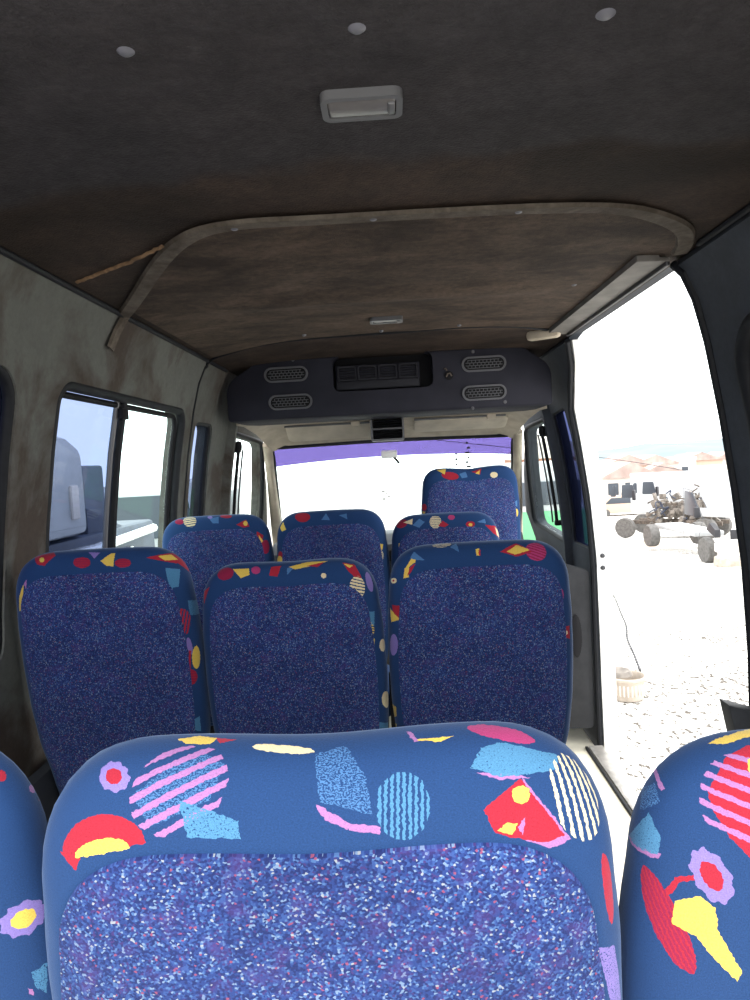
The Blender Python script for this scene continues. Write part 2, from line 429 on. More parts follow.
def tube(pts, r, seg=8, closed=False, radii=None):
    b = bmesh.new()
    pts = [Vector(p) for p in pts]; n = len(pts); rings = []
    ref = Vector((0, 0, 1))
    for i, p in enumerate(pts):
        if closed: t = pts[(i+1) % n]-pts[i-1]
        else: t = pts[min(i+1, n-1)]-pts[max(i-1, 0)]
        t.normalize()
        rf = ref if abs(t.dot(ref)) < .95 else Vector((1, 0, 0))
        u = t.cross(rf).normalized(); v = t.cross(u)
        rr = radii[i] if radii else r
        rings.append([b.verts.new(p+u*rr*math.cos(2*PI*k/seg)+v*rr*math.sin(2*PI*k/seg)) for k in range(seg)])
    # align successive rings so the quads do not twist
    m = n if closed else n-1
    for i in range(m):
        A = rings[i]; B = rings[(i+1) % n]
        best = min(range(seg), key=lambda s: sum((A[k].co-B[(k+s) % seg].co).length for k in range(0, seg, max(1, seg//4))))
        for k in range(seg):
            b.faces.new((A[k], A[(k+1) % seg], B[(k+1+best) % seg], B[(k+best) % seg]))
    if not closed:
        b.faces.new(rings[0]); b.faces.new(rings[-1][::-1])
    return b
def sweep_flat(pts, ups, w, t):
    """flat strip of width w and thickness t along pts; ups = surface normals"""
    b = bmesh.new(); pts = [Vector(p) for p in pts]; n = len(pts); rs = []
    for i, p in enumerate(pts):
        tg = (pts[min(i+1, n-1)]-pts[max(i-1, 0)]).normalized(); nn = Vector(ups[i]).normalized(); s = tg.cross(nn).normalized()
        rs.append([b.verts.new(p+s*a*w/2+nn*c*t) for a, c in ((-1, 0), (-.8, 1), (.8, 1), (1, 0))])
    for i in range(n-1):
        for k in range(4): b.faces.new((rs[i][k], rs[i][(k+1) % 4], rs[i+1][(k+1) % 4], rs[i+1][k]))
    b.faces.new(rs[0]); b.faces.new(rs[-1][::-1])
    return b
def lathe(prof, seg=24, axis='Z', loc=(0, 0, 0)):
    b = bmesh.new(); rings = []
    for r, h in prof:
        ring = []
        for k in range(seg):
            a = 2*PI*k/seg; c, s = r*math.cos(a), r*math.sin(a)
            p = {'Z': (c, s, h), 'Y': (c, h, s), 'X': (h, c, s)}[axis]
            ring.append(b.verts.new(Vector(p)+Vector(loc)))
        rings.append(ring)
    for i in range(len(rings)-1):
        for k in range(seg): b.faces.new((rings[i][k], rings[i][(k+1) % seg], rings[i+1][(k+1) % seg], rings[i+1][k]))
    b.faces.new(rings[0]); b.faces.new(rings[-1])
    return b
def boolean(name, bm, cutters, mats, parent=None, tfm=None, matfn=None, angle=40):
    o = link(name+'_raw', bm, [M['black']], smooth=False)
    cs = []
    for c in cutters:
        co = link('cutter', c, [M['black']], smooth=False); cs.append(co)
        md = o.modifiers.new('cut', 'BOOLEAN'); md.object = co; md.operation = 'DIFFERENCE'; md.solver = 'EXACT'
    dg = bpy.context.evaluated_depsgraph_get()
    me = bpy.data.meshes.new_from_object(o.evaluated_get(dg)); me.name = name
    for x in cs+[o]:
        d = x.data; bpy.data.objects.remove(x); bpy.data.meshes.remove(d)
    if tfm:
        for v in me.vertices: v.co = tfm(v.co.copy())
        me.update()
    r = link_me(name, me, mats, parent, True, angle)
    if matfn:
        for p in me.polygons: p.material_index = matfn(p)
    return r

# ------------------------------------------------------------------ shell of the minibus
ZC = 1.995
WP = [(-.10, .965), (0, .965), (.9, .965), (1.15, .953), (1.35, .93), (1.55, .90), (1.74, .862), (1.86, .83), (1.956, .785)]
def wall_x(z):
    for (a, xa), (b, xb) in zip(WP, WP[1:]):
        if z <= b: return xa+(xb-xa)*(max(z, a)-a)/(b-a)
    return WP[-1][1]
def ceil_z(x):
    t = min(1, abs(x)/.80)
    return ZC-(.038 if x < 0 else .018)*t**3.2
def cab_taper(p):
    y0 = YB if p.x < 0 else YBR
    if p.y <= y0: return p
    t = (p.y-y0)/(4.80-y0)
    p.x *= 1-.20*t*min(1, max(0, (p.z-.9)/.7))-.03*t
    return p
YR, YB, YBR, YF = .30, 3.76, 3.89, 4.75
TH = .075
def wall_bm(side, y0, y1, th=TH, ztop=None):
    prof = [(x, z) for z, x in WP] + [(WP[-1][1]+.03, WP[-1][0]+.05)]
    pts = [(side*x, z) for x, z in prof]+[(side*(x+th), z) for x, z in prof[::-1]]
    return prism(pts, y0, y1, 'Y')
def hole(side, pts):
    return prism(pts, side*.5, side*1.3, 'X')
def on_wall(side, y, z, off=0.0):
    v = Vector((side*(wall_x(z)-off), y, z))
    return cab_taper(v)
WIN = {   # y0, y1, z0, z1, corner radius
    'left_rear': (.62, 1.64, 1.02, 1.74, .09),
    'left_main': (1.84, 2.96, 1.00, 1.735, .07),
    'left_slit': (3.12, 3.42, 1.00, 1.70, .05),
    'right_rear': (.62, 1.76, 1.00, 1.76, .12)}
def wrect(k, grow=0.0):
    y0, y1, z0, z1, r = WIN[k]
    return [(p[0]+(y0+y1)/2, p[1]+(z0+z1)/2) for p in rrect(y1-y0+2*grow, z1-z0+2*grow, r+grow, 8)]
SLIT = round_poly([(3.515, .98), (3.83, .98), (3.84, 1.68), (3.565, 1.70)], .03, 6)
CABWIN = round_poly([(3.81, .95), (4.62, 1.02), (4.24, 1.63), (3.81, 1.675)], [.04, .05, .10, .05], 6)
CABW = {-1: CABWIN, 1: round_poly([(3.94, .96), (4.62, 1.02), (4.24, 1.63), (3.94, 1.665)], [.04, .05, .10, .05], 6)}
DOOR = round_poly([(1.935, .0), (1.935, .6), (1.935, 1.25), (1.90, 1.985), (3.08, 1.985), (3.45, 1.70), (3.47, 1.3), (3.47, .6), (3.46, .0)], [0, .2, .3, .10, .05, .10, .3, .2, 0], 6)
DOORCUT = [(p[0], p[1]-(.2 if p[1] < .01 else 0)) for p in DOOR]
def wall_mat(side):
    def fn(p):
        n = p.normal
        return 1 if n.x*side > .3 else 0
    return fn
def outer_white(o, side):
    pass
wl = boolean('wall_left', wall_bm(-1, YR, YB), [hole(-1, wrect(k)) for k in ('left_rear', 'left_main', 'left_slit')], [M['wall_cloth'], M['white_paint']], matfn=wall_mat(-1))
struct(wl, 'grey cloth-lined left side wall with brown stains')
wr = boolean('wall_right', wall_bm(1, YR, YBR, .045), [hole(1, wrect('right_rear')), hole(1, SLIT), hole(1, DOORCUT)], [M['wall_dark'], M['white_paint']], matfn=wall_mat(1))
struct(wr, 'dark blue-grey right side wall around the open sliding doorway')
for side, nm, mt in ((-1, 'door_1', 'wall_cloth'), (1, 'door_2', 'wall_dark')):
    o = boolean(nm, wall_bm(side, (YB if side < 0 else YBR)+.001, YF), [hole(side, CABW[side]), hole(side, [(4.27, 1.60), (4.85, .98), (5.2, .9), (5.2, 2.3), (4.27, 2.3)])], [M[mt], M['white_paint']], tfm=cab_taper, matfn=wall_mat(side))
    struct(o, 'front cab door on the %s with a raked window' % ('left' if side < 0 else 'right'))
# door seams and pillar trims
def wall_line(side, ys_zs, r, off=.0, rad=None):
    return tube([on_wall(side, y, z, off) for y, z in ys_zs], r, 8)
def dense(pts, closed=True, n=4):
    out = []
    k = len(pts)
    for i in range(k if closed else k-1):
        a, b = pts[i], pts[(i+1) % k]
        m = max(1, int(math.hypot(a[0]-b[0], a[1]-b[1])/.05))
        for j in range(m): out.append((a[0]+(b[0]-a[0])*j/m, a[1]+(b[1]-a[1])*j/m))
    if not closed: out.append(pts[-1])
    return out
def frame_on_wall(side, outline, r, off=.0):
    return tube([on_wall(side, y, z, off) for y, z in dense(outline)], r, 10, closed=True)
def pane_on_wall(side, y0, y1, z0, z1, off, outline=None):
    """a glass pane that follows the curve of the wall"""
    b = bmesh.new()
    if outline:
        o = dense(outline)
        zs = sorted(set([round(p[1], 3) for p in o])); zs = zs[::3]+[zs[-1]]
        def span(z):
            xs = []
            for i in range(len(outline)):
                a, c = outline[i], outline[(i+1) % len(outline)]
                if (a[1]-z)*(c[1]-z) <= 0 and abs(a[1]-c[1]) > 1e-6: xs.append(a[0]+(c[0]-a[0])*(z-a[1])/(c[1]-a[1]))
            return (min(xs), max(xs)) if xs else (outline[0][0], outline[0][0]+.001)
        rows = [(z, *span(min(max(z, zs[0]+1e-4), zs[-1]-1e-4))) for z in zs]
    else:
        rows = [(z0+(z1-z0)*i/10, y0, y1) for i in range(11)]
    gr = []
    for z, a, c in rows:
        gr.append([[b.verts.new(cab_taper(Vector((side*(wall_x(z)+off+t), y, z)))) for y in (a, (a+c)/2, c)] for t in (0, .004)])
    for i in range(len(gr)-1):
        for s in (0, 1):
            for k in (0, 1): b.faces.new((gr[i][s][k], gr[i][s][k+1], gr[i+1][s][k+1], gr[i+1][s][k]))
        for k in (0, 2): b.faces.new((gr[i][0][k], gr[i+1][0][k], gr[i+1][1][k], gr[i][1][k]))
    for g in (gr[0], gr[-1]):
        for k in (0, 1): b.faces.new((g[0][k], g[0][k+1], g[1][k+1], g[1][k]))
    bmesh.ops.remove_doubles(b, verts=b.verts[:], dist=1e-5)
    return b
# window_1: left rear, window_2: left sliding window, window_3: left slit, ...
w1 = struct(link('window_1', frame_on_wall(-1, wrect('left_rear'), .015, -.02), M['rubber']), 'rearmost left window in a thick black rubber frame')
link('pane', pane_on_wall(-1, 0, 0, 0, 0, .03, wrect('left_rear')), M['blue_slit'], w1)
bm = frame_on_wall(-1, wrect('left_main'), .019, -.016)
w2 = struct(link('window_2', bm, M['rubber']), 'left sliding window in a black frame, one pane blue and one clear')
y0, y1, z0, z1, r_ = WIN['left_main']
ysp = 2.345
bm = frame_on_wall(-1, [(p[0]+(y0+y1)/2, p[1]+(z0+z1)/2) for p in rrect(y1-y0-.05, z1-z0-.05, .05, 6)], .010, -.035)
link('inner_frame', bm, M['black'], w2)
p = link('pane', pane_on_wall(-1, y0+.01, ysp+.03, z0+.01, z1-.01, .036), M['blue_tint'], w2); p['label'] = 'blue tinted sliding glass'
p = link('pane', pane_on_wall(-1, ysp-.02, y1-.01, z0+.01, z1-.01, .050), M['clear'], w2); p['label'] = 'clear glass'
bm = tube([on_wall(-1, ysp, z0+(z1-z0)*i/8, -.03) for i in range(9)], .016, 8)
link('slider_stile', bm, M['rubber'], w2)
bm = tube([on_wall(-1, ysp-.045, z0+(z1-z0)*i/8, -.033) for i in range(9)], .009, 8)
link('slider_stile', bm, M['grey_plastic'], w2)
link('catch', rbox((.02, .05, .035), on_wall(-1, ysp-.03, z1-.055, -.012), .004), M['black'], w2)
w3 = struct(link('window_3', frame_on_wall(-1, wrect('left_slit'), .012, -.02), M['rubber']), 'narrow fixed window on the left beside the cab')
link('pane', pane_on_wall(-1, 0, 0, 0, 0, .03, wrect('left_slit')), M['blue_tint'], w3)
w7 = struct(link('window_7', frame_on_wall(1, SLIT, .008, -.012), M['rubber']), 'narrow blue window in the pillar ahead of the open doorway')
link('pane', pane_on_wall(1, 0, 0, 0, 0, .02, SLIT), M['blue_slit'], w7)
w8 = struct(link('window_8', frame_on_wall(1, wrect('right_rear'), .024), M['rubber']), 'rearmost right window in a rounded black frame')
link('pane', pane_on_wall(1, 0, 0, 0, 0, .03, wrect('right_rear')), M['dark_tint'], w8)
for side, nm in ((-1, 'window_4'), (1, 'window_6')):
    wf = struct(link(nm, frame_on_wall(side, CABW[side], .014), M['rubber']), 'cab door window on the %s with a raked front edge' % ('left' if side < 0 else 'right'))
    link('pane', pane_on_wall(side, 0, 0, 0, 0, .03, CABW[side]), M['screen'], wf)

# floor
bm = rbox((1.87, YF-YR, .06), (0, (YF+YR)/2, -.031), .004)
fl = struct(link('floor', bm, M['floor']), 'worn cream van floor')
# rear door jamb and front jamb of the sliding doorway
def jamb(pts, x0, x1, t):
    b = bmesh.new(); rows = []
    for i, (y, z) in enumerate(pts):
        dx = wall_x(z)
        rows.append([b.verts.new((dx+a, y+c, z)) for a, c in ((x0, 0), (x1, 0), (x1, t), (x0, t))])
    for i in range(len(rows)-1):
        for k in range(4): b.faces.new((rows[i][k], rows[i][(k+1) % 4], rows[i+1][(k+1) % 4], rows[i+1][k]))
    b.faces.new(rows[0]); b.faces.new(rows[-1][::-1])
    return b
fr_edge = [(3.46, -.12), (3.46, .0), (3.47, .3), (3.47, .6), (3.47, .95), (3.47, 1.25), (3.462, 1.5), (3.44, 1.68), (3.35, 1.765), (3.2, 1.875), (3.09, 1.955)]
re_edge = [(1.935, .0), (1.935, .3), (1.935, .6), (1.935, .95), (1.935, 1.25), (1.928, 1.55), (1.912, 1.80), (1.905, 1.93), (1.94, 1.965)]
struct(link('trim_1', jamb([(y-.016, z) for y, z in fr_edge], .014, .085, .03), M['white_paint']), 'white painted front jamb of the open doorway')
for zz in (.955, .895):
    link('bolt', lathe([(.002, -.010), (.010, -.008), (.012, .0), (.002, .004)], 12, 'Y', (1.005, 3.453, zz)), M['steel_dark'], bpy.data.objects['trim_1'])
struct(link('trim_2', tube([(wall_x(z)-.004, y, z) for y, z in dense(fr_edge[1:], False)], .013, 8), M['rubber']), 'black rubber seal on the front edge of the doorway')
struct(link('trim_3', tube([(wall_x(z)-.002, y, z) for y, z in dense(re_edge, False)], .012, 8), M['rubber']), 'black rubber seal on the rear edge of the doorway')
# sliding door rail above the opening
rail = bmesh.new()
rp = [(0, .005), (.085, 0), (.085, .018), (.06, .022), (.055, .055), (.0, .055)]
def rail_bm(y0, y1):
    pts = [(.66+x, 1.957+z*.55) for x, z in rp]
    return prism(pts, y0, y1, 'Y', .003)
rl = struct(link('trim_4', rail_bm(1.87, 2.93), M['rail']), 'pale metal sliding door track over the doorway')
link('end_cap', rbox((.14, .05, .04), (.645, 2.93, 1.962), .015, rot=Matrix.Rotation(-.55, 4, 'Z')), M['beige'], rl)
link('guide_lip', rbox((.012, 1.05, .018), (.742, 2.40, 1.955), .004), M['steel_dark'], rl)
# door sill strip
sl = struct(link('trim_5', rbox((.07, 1.48, .012), (.93, 2.69, .007), .004), M['alu']), 'aluminium tread strip along the doorway sill')
link('gap_strip', rbox((.012, 1.48, .010), (.885, 2.69, .006), .002), M['rubber'], sl)
# lower wall ledge on the left
struct(link('trim_6', prism([(-.935, 0), (-.905, 0), (-.905, .70), (-.915, .74), (-.935, .75)], YR+.01, 3.4, 'Y', .008), M['plastic_dark']), 'dark plastic ledge along the foot of the left wall')
# lower panel on the front pillar of the doorway
lp = round_poly([(.80, .08), (.945, .08), (.945, .88), (.80, .93)], .03, 4)
M['pillar_panel'] = plain('pillar_panel', (.030, .031, .034), .7, noise=.15, nscale=20, spec=.15)
t7 = struct(link('trim_7', prism(lp, 3.478, 3.51, 'Y', .006), M['pillar_panel']), 'dark plastic lower pillar panel with a black oval opening')
link('oval_opening', prism([(.868+.028*math.cos(a*PI/12), .555+.11*math.sin(a*PI/12)) for a in range(24)], 3.472, 3.479, 'Y', .002), M['black'], t7)
# B pillar covers
for side, nm in ((-1, 'trim_8'), (1, 'trim_9')):
    pts = [(3.44, .3), (3.58, .3), (3.62, 1.2), (3.60, 1.72), (3.46, 1.74)]
    b = bmesh.new(); rows = []; yb = YB if side < 0 else YBR
    for i in range(12):
        z = .3+1.45*i/11; xx = wall_x(z)
        rows.append([b.verts.new(cab_taper(Vector((side*(xx-a), y, z)))) for a, y in ((-.01, yb-.025), (.04, yb-.015), (.04, yb+.015), (-.01, yb+.04))])
    for i in range(11):
        for k in range(4): b.faces.new((rows[i][k], rows[i][(k+1) % 4], rows[i+1][(k+1) % 4], rows[i+1][k]))
    b.faces.new(rows[0]); b.faces.new(rows[-1][::-1])
    struct(link(nm, b, M['wall_cloth'] if side < 0 else M['wall_dark']), 'centre pillar cover on the %s between cabin and cab' % ('left' if side < 0 else 'right'))

# ceiling: rear panel, front panel with the rounded joint, outer roof skin
def ceil_bm(y0, y1, dz=0.0, n=24, ny=10, bulge=0.0, th=.03):
    b = bmesh.new(); g = []
    xm = .80
    for k in range(2):
        gg = []
        for j in range(ny+1):
            y = y0+(y1-y0)*j/ny
            gg.append([b.verts.new((-xm+2*xm*i/n, y, ceil_z(-xm+2*xm*i/n)+dz-bulge*math.sin(PI*j/ny)*(1-(2*i/n-1)**2)+k*th)) for i in range(n+1)])
        g.append(gg)
    for k in range(2):
        for j in range(ny):
            for i in range(n): b.faces.new((g[k][j][i], g[k][j][i+1], g[k][j+1][i+1], g[k][j+1][i]))
    for j in range(ny):
        for i in (0, n): b.faces.new((g[0][j][i], g[0][j+1][i], g[1][j+1][i], g[1][j][i]))
    for i in range(n):
        for j in (0, ny): b.faces.new((g[0][j][i], g[0][j][i+1], g[1][j][i+1], g[1][j][i]))
    return b
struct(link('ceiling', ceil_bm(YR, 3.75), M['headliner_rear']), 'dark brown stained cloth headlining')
JOINT = [(-.785, 2.10), (-.73, 2.02), (-.66, 1.905), (-.57, 1.75), (-.50, 1.635), (-.437, 1.55), (-.37, 1.495), (-.28, 1.475), (-.13, 1.482), (.1, 1.487), (.35, 1.497), (.50, 1.52), (.60, 1.575), (.69, 1.66), (.74, 1.76), (.762, 1.85)]
def smooth_path(pts, n=5):
    out = []
    P_ = [Vector(p) for p in pts]
    for i in range(len(P_)-1):
        p0, p1, p2, p3 = P_[max(i-1, 0)], P_[i], P_[i+1], P_[min(i+2, len(P_)-1)]
        for j in range(n):
            t = j/n
            out.append(.5*((2*p1)+(p2-p0)*t+(2*p0-5*p1+4*p2-p3)*t*t+(3*p1-p0-3*p2+p3)*t**3))
    out.append(P_[-1]); return out
jt = smooth_path(JOINT)
def front_panel():
    """panel ahead of the joint: rear edge follows the joint, front edge a shallow curve"""
    b = bmesh.new(); n = 40; g0 = []; g1 = []
    for i in range(n+1):
        x = -.745+1.49*i/n
        yr = None
        for a, c in zip(jt, jt[1:]):
            if a.x <= x <= c.x: yr = a.y+(c.y-a.y)*(x-a.x)/max(1e-6, c.x-a.x)
        if yr is None: yr = jt[-1].y
        yf = 2.86-.05*math.cos(x*5)-max(0, abs(x)-.55)*-.5
        yr += .01
        g0.append([b.verts.new((x, yr+(yf-yr)*j/24, ceil_z(x)-.008-.010*math.sin(PI*j/24)*(1-min(1, abs(x)/.75)**2)-.014*max(0, 1-abs(x/.62)**4)*math.exp(-((yr+(yf-yr)*j/24-2.15-.1*x*x)/.055)**2))) for j in range(25)])
        g1.append([b.verts.new((x, yr+(yf-yr)*j/24, ceil_z(x)+.005)) for j in range(25)])
    for g in (g0, g1):
        for i in range(n):
            for j in range(24): b.faces.new((g[i][j], g[i+1][j], g[i+1][j+1], g[i][j+1]))
    for j in (0, 24):
        for i in range(n): b.faces.new((g0[i][j], g0[i+1][j], g1[i+1][j], g1[i][j]))
    for i in (0, n):
        for j in range(24): b.faces.new((g0[i][j], g0[i][j+1], g1[i][j+1], g1[i][j]))
    return b
struct(link('trim_10', front_panel(), M['headliner_front']), 'brown forward headlining panel with rounded rear corners')
# joint strip; at the left it runs on down the wall and hangs free
pts = [Vector((p.x, p.y, ceil_z(p.x)-.006)) for p in jt]
ups = [Vector((.06*p.x, 0, -1)) for p in jt]
low = [Vector((-.782, 2.10, 1.945)), Vector((-.803, 2.088, 1.905)), Vector((-.822, 2.078, 1.855))]
pts = low[::-1]+pts[1:]
ups = [Vector((1, 0, -.45))]*2+[Vector((.9, 0, -.7))]+ups[1:]
struct(link('trim_11', sweep_flat(pts, ups, .044, .008), M['rib']), 'grey-brown joint strip curving across the headlining, loose at its left end')
# seam cord between ceiling and wall on both sides
for side, nm in ((-1, 'trim_12'), (1, 'trim_13')):
    yy = (YR, 3.4) if side < 0 else (YR, 1.78)
    struct(link(nm, tube([(side*.781, yy[0]+(yy[1]-yy[0])*i/20, 1.953 if side < 0 else 1.972) for i in range(21)], .008, 8), M['rubber']), 'dark seam bead where the headlining meets the %s wall' % ('left' if side < 0 else 'right'))
# forward seam arch in front of the console
ar = smooth_path([(-.80, 3.06, 1.05), (-.80, 3.06, 1.30), (-.80, 3.06, 1.60), (-.80, 3.06, 1.80), (-.79, 3.06, 1.92), (-.765, 3.05, 1.955), (-.66, 2.99, 1.974), (-.5, 2.89, 1.982), (-.3, 2.84, 1.986), (0, 2.84, 1.989), (.3, 2.80, 1.987), (.5, 2.83, 1.984), (.66, 2.90, 1.974)], 6)
ar = [Vector((-wall_x(p.z), p.y, p.z)) if p.z < 1.93 else Vector((p.x, p.y, min(p.z, ceil_z(p.x)-.002))) for p in ar]
struct(link('trim_14', tube(ar, .006, 8), M['rubber']), 'thin black seam arching over the front of the cabin')
# torn edge of the lining
tp = [Vector((-.755, 1.735, 0)), Vector((-.68, 1.70, 0)), Vector((-.60, 1.66, 0)), Vector((-.54, 1.615, 0)), Vector((-.485, 1.575, 0))]
tp = [Vector((p.x, p.y+random.uniform(-.004, .004), ceil_z(p.x)-.004)) for p in smooth_path(tp, 6)]
struct(link('trim_15', sweep_flat(tp, [Vector((0, -.5, -1))]*len(tp), .008, .004), M['torn']), 'frayed tan edge of torn headlining near the left seam')

# ------------------------------------------------------------------ cab: roof, windscreen, pillars, dashboard
def loft(rows, close=True):
    b = bmesh.new(); R_ = [[b.verts.new(p) for p in r] for r in rows]
    for i in range(len(R_)-1):
        n = len(R_[i])
        for k in range(n if close else n-1): b.faces.new((R_[i][k], R_[i][(k+1) % n], R_[i+1][(k+1) % n], R_[i+1][k]))
    if close:
        b.faces.new(R_[0]); b.faces.new(R_[-1][::-1])
    return b
# cab ceiling slopes from behind the console down to the windscreen header
rows = []
for y, z, hw in ((3.62, 1.735, .80), (3.75, 1.735, .79), (3.95, 1.70, .765), (4.15, 1.645, .745), (4.24, 1.60, .735)):
    rows.append([(-hw, y, z-.035), (-hw*.88, y, z), (0, y, z+.012), (hw*.88, y, z), (hw, y, z-.035), (hw, y, z+.05), (0, y, z+.07), (-hw, y, z+.05)])
struct(link('trim_16', loft(rows), M['beige']), 'grubby beige cab roof lining above the windscreen')
# windscreen
WT, WB = (4.235, 1.60, .735), (4.90, .94, .82)
def ws(u, v, off=0):      # u -1..1, v 0 top..1 bottom
    y = WT[0]+(WB[0]-WT[0])*v; z = WT[1]+(WB[1]-WT[1])*v; hw = WT[2]+(WB[2]-WT[2])*v
    return Vector((u*hw, y+.10*(1-u*u)+off*.68, z+.012*(1-u*u)+off*.73))
def screen(v0, v1, o0, o1, n=20, wavy=False):
    rows = []
    b = bmesh.new()
    nv = 8
    g = [[[b.verts.new(ws(-1+2*i/n, v0(-1+2*i/n)+(v1(-1+2*i/n)-v0(-1+2*i/n))*j/nv, o)) for j in range(nv+1)] for i in range(n+1)] for o in (o0, o1)]
    for s in (0, 1):
        for i in range(n):
            for j in range(nv): b.faces.new((g[s][i][j], g[s][i+1][j], g[s][i+1][j+1], g[s][i][j+1]))
    for i in range(n):
        for j in (0, nv): b.faces.new((g[0][i][j], g[0][i+1][j], g[1][i+1][j], g[1][i][j]))
    for i in (0, n):
        for j in range(nv): b.faces.new((g[0][i][j], g[0][i][j+1], g[1][i][j+1], g[1][i][j]))
    return b
w5 = struct(link('window_5', tube([ws(u, v) for u, v in [(-1+.1*i, 0) for i in range(20)]+[(1, .1*i) for i in range(10)]+[(1-.1*i, 1) for i in range(20)]+[(-1, 1-.1*i) for i in range(10)]], .022, 8, True), M['rubber']), 'windscreen with a purple sun strip along its top')
link('pane', screen(lambda u: 0., lambda u: 1., .0, .006), M['screen'], w5)
p = link('sun_strip', screen(lambda u: 0.01, lambda u: .155+.03*u*u, -.004, -.002), M['purple'], w5); p['label'] = 'purple tinted film strip'
bm = bmesh.new()
for i in range(7):
    bm_add(bm, rbox((.012+.008*(i % 3), .003, .012), ws(.62+.012*(i % 2), .06+.045*i, -.010), .001))
for i in range(5):
    bm_add(bm, rbox((.014, .003, .010+.006*(i % 2)), ws(.53, .16+.05*i, -.010), .001))
p = link('sticker_lettering', bm, M['black'], w5); p['label'] = 'peeling black sticker marks'
bm = bmesh.new()
for i in range(9): bm_add(bm, rbox((.010+.02*random.random(), .003, .006), ws(-.12+.02*random.random()*4, .30+.35*random.random(), -.010), .001))
link('dirt_mark', bm, M['grey_plastic'], w5)
# A pillars
for side, nm in ((-1, 'trim_17'), (1, 'trim_18')):
    pp = [ws(side*1.0, v)+Vector((side*.015, -.02, 0)) for v in (-.02, .2, .4, .6, .8, 1.05)]
    struct(link(nm, tube(pp, .04, 10, radii=[.030, .028, .030, .034, .038, .042]), M['beige']), 'beige windscreen pillar on the %s' % ('left' if side < 0 else 'right'))
# dashboard
rows = []
for y, z, hw in ((4.26, .35, .76), (4.22, .80, .76), (4.25, .95, .77), (4.36, 1.0, .78), (4.70, .99, .80), (4.84, .93, .80), (4.84, .35, .80)):
    rows.append([(hw*(-1+2*i/12), y+.04*(1-(-1+2*i/12)**2)*(1 if y > 4.5 else 0), z+.02*math.cos((-1+2*i/12)*4)) for i in range(13)])
b = bmesh.new(); R_ = [[b.verts.new(p) for p in r] for r in rows]
for i in range(len(R_)):
    j = (i+1) % len(R_)
    for k in range(12): b.faces.new((R_[i][k], R_[i][k+1], R_[j][k+1], R_[j][k]))
b.faces.new([r[0] for r in R_]); b.faces.new([r[-1] for r in R_][::-1])
dsh = tag(link('dashboard', b, M['plastic_dark']), 'long dark grey dashboard below the windscreen', 'dashboard')
for x in (-.45, -.06, .06, .45):
    v = link('air_vent', rbox((.11, .03, .07), (x, 4.235, .90), .008), M['black'], dsh)
bm = rbox((.055, .03, .045), (.175, 4.45, 1.06), .005); bm_add(bm, lathe([(.008, .99), (.008, 1.05)], 10, 'Z', (.175, 4.45, 0)))
tag(link('phone_holder', bm, M['black']), 'small black gadget holder standing on the dashboard', 'holder')
# front bulkhead under the windscreen and bonnet, so the cab is closed
struct(link('wall_front', rbox((1.60, .05, .90), (0, 4.97, .45), .01), M['plastic_dark']), 'firewall below the windscreen')

# grab rods on the front pillars
def grab(side, y):
    ps = [on_wall(side, y-.01*i/6, 1.08+.50*i/6, .055) for i in range(7)]
    t = thing('grab_rod', 'black upright rod with knob beside the %s cab window' % ('left' if side < 0 else 'right'), 'grab handle', ps[0])
    q = [p-ps[0] for p in ps]
    link('rod', tube(q, .009, 10), M['black'], t)
    for e in (0, -1): link('bracket', rbox((.075, .03, .03), q[e]+Vector((side*.025, 0, 0)), .006), M['black'], t)
    link('knob', lathe([(.004, -.028), (.018, -.02), (.02, 0), (.018, .02), (.004, .028)], 14, 'Z', q[-1]+Vector((0, 0, .02))), M['black'], t)
    q2 = [v+Vector((-side*.012, .05, 0)) for v in q]
    link('cord', tube(q2, .005, 8), M['steel_dark'], t)
grab(-1, 3.80); grab(1, 3.93)

# sun visors
def visor(x0, x1, label, flap):
    t = thing('sun_visor', label, 'sun visor', ((x0+x1)/2, 4.03, 1.668))
    wd = x1-x0
    pts = rrect(wd, .16, .03, 6)
    b = prism(pts, -.010, .010, 'Z', .005)
    bmesh.ops.rotate(b, verts=b.verts[:], matrix=Matrix.Rotation(math.radians(-flap), 3, 'X'))
    link('visor_board', b, M['visor'], t)
    link('hinge_rod', tube([(-wd/2, -.09, .03), (wd/2-.02, -.09, .03)], .006, 8), M['grey_plastic'], t)
    link('clip', rbox((.05, .03, .03), (wd/2-.10, -.085, .025), .005), M['visor'], t)
visor(-.60, -.10, 'beige sun visor folded below the roof lining on the left', 34)
visor(.13, .66, 'beige sun visor folded flat against the roof lining on the right', 20)
# roof pocket unit
t = thing('roof_vent_unit', 'black two-cell vent box hanging under the centre of the cab roof', 'vent', (-.022, 3.90, 1.655))
link('housing', ring_prism(rrect(.185, .135, .012, 4), rrect(.165, .112, .008, 4), -.03, .08, 'Y'), M['grey_plastic'], t)
link('back_board', rbox((.17, .01, .12), (0, .07, 0), .002), M['black'], t)
link('divider', rbox((.166, .09, .010), (0, .02, 0), .002), M['grey_plastic'], t)
for dz in (-.028, .028):
    b = bmesh.new()
    for i in range(4): bm_add(b, rbox((.16, .012, .004), (0, .0, dz-.018+.012*i), .001, rot=Matrix.Rotation(.5, 4, 'X')))
    link('louvre', b, M['black'], t)
# mirror stub
t = thing('mirror_stub', 'small white rear view mirror mount below the sun strip', 'mirror', ws(-.03, .11, -.03))
link('mount', rbox((.10, .02, .05), (0, 0, 0), .012), M['white_paint'], t)
link('stalk', tube([(.03, 0, -.02), (.06, -.01, -.06)], .008, 8), M['black'], t)

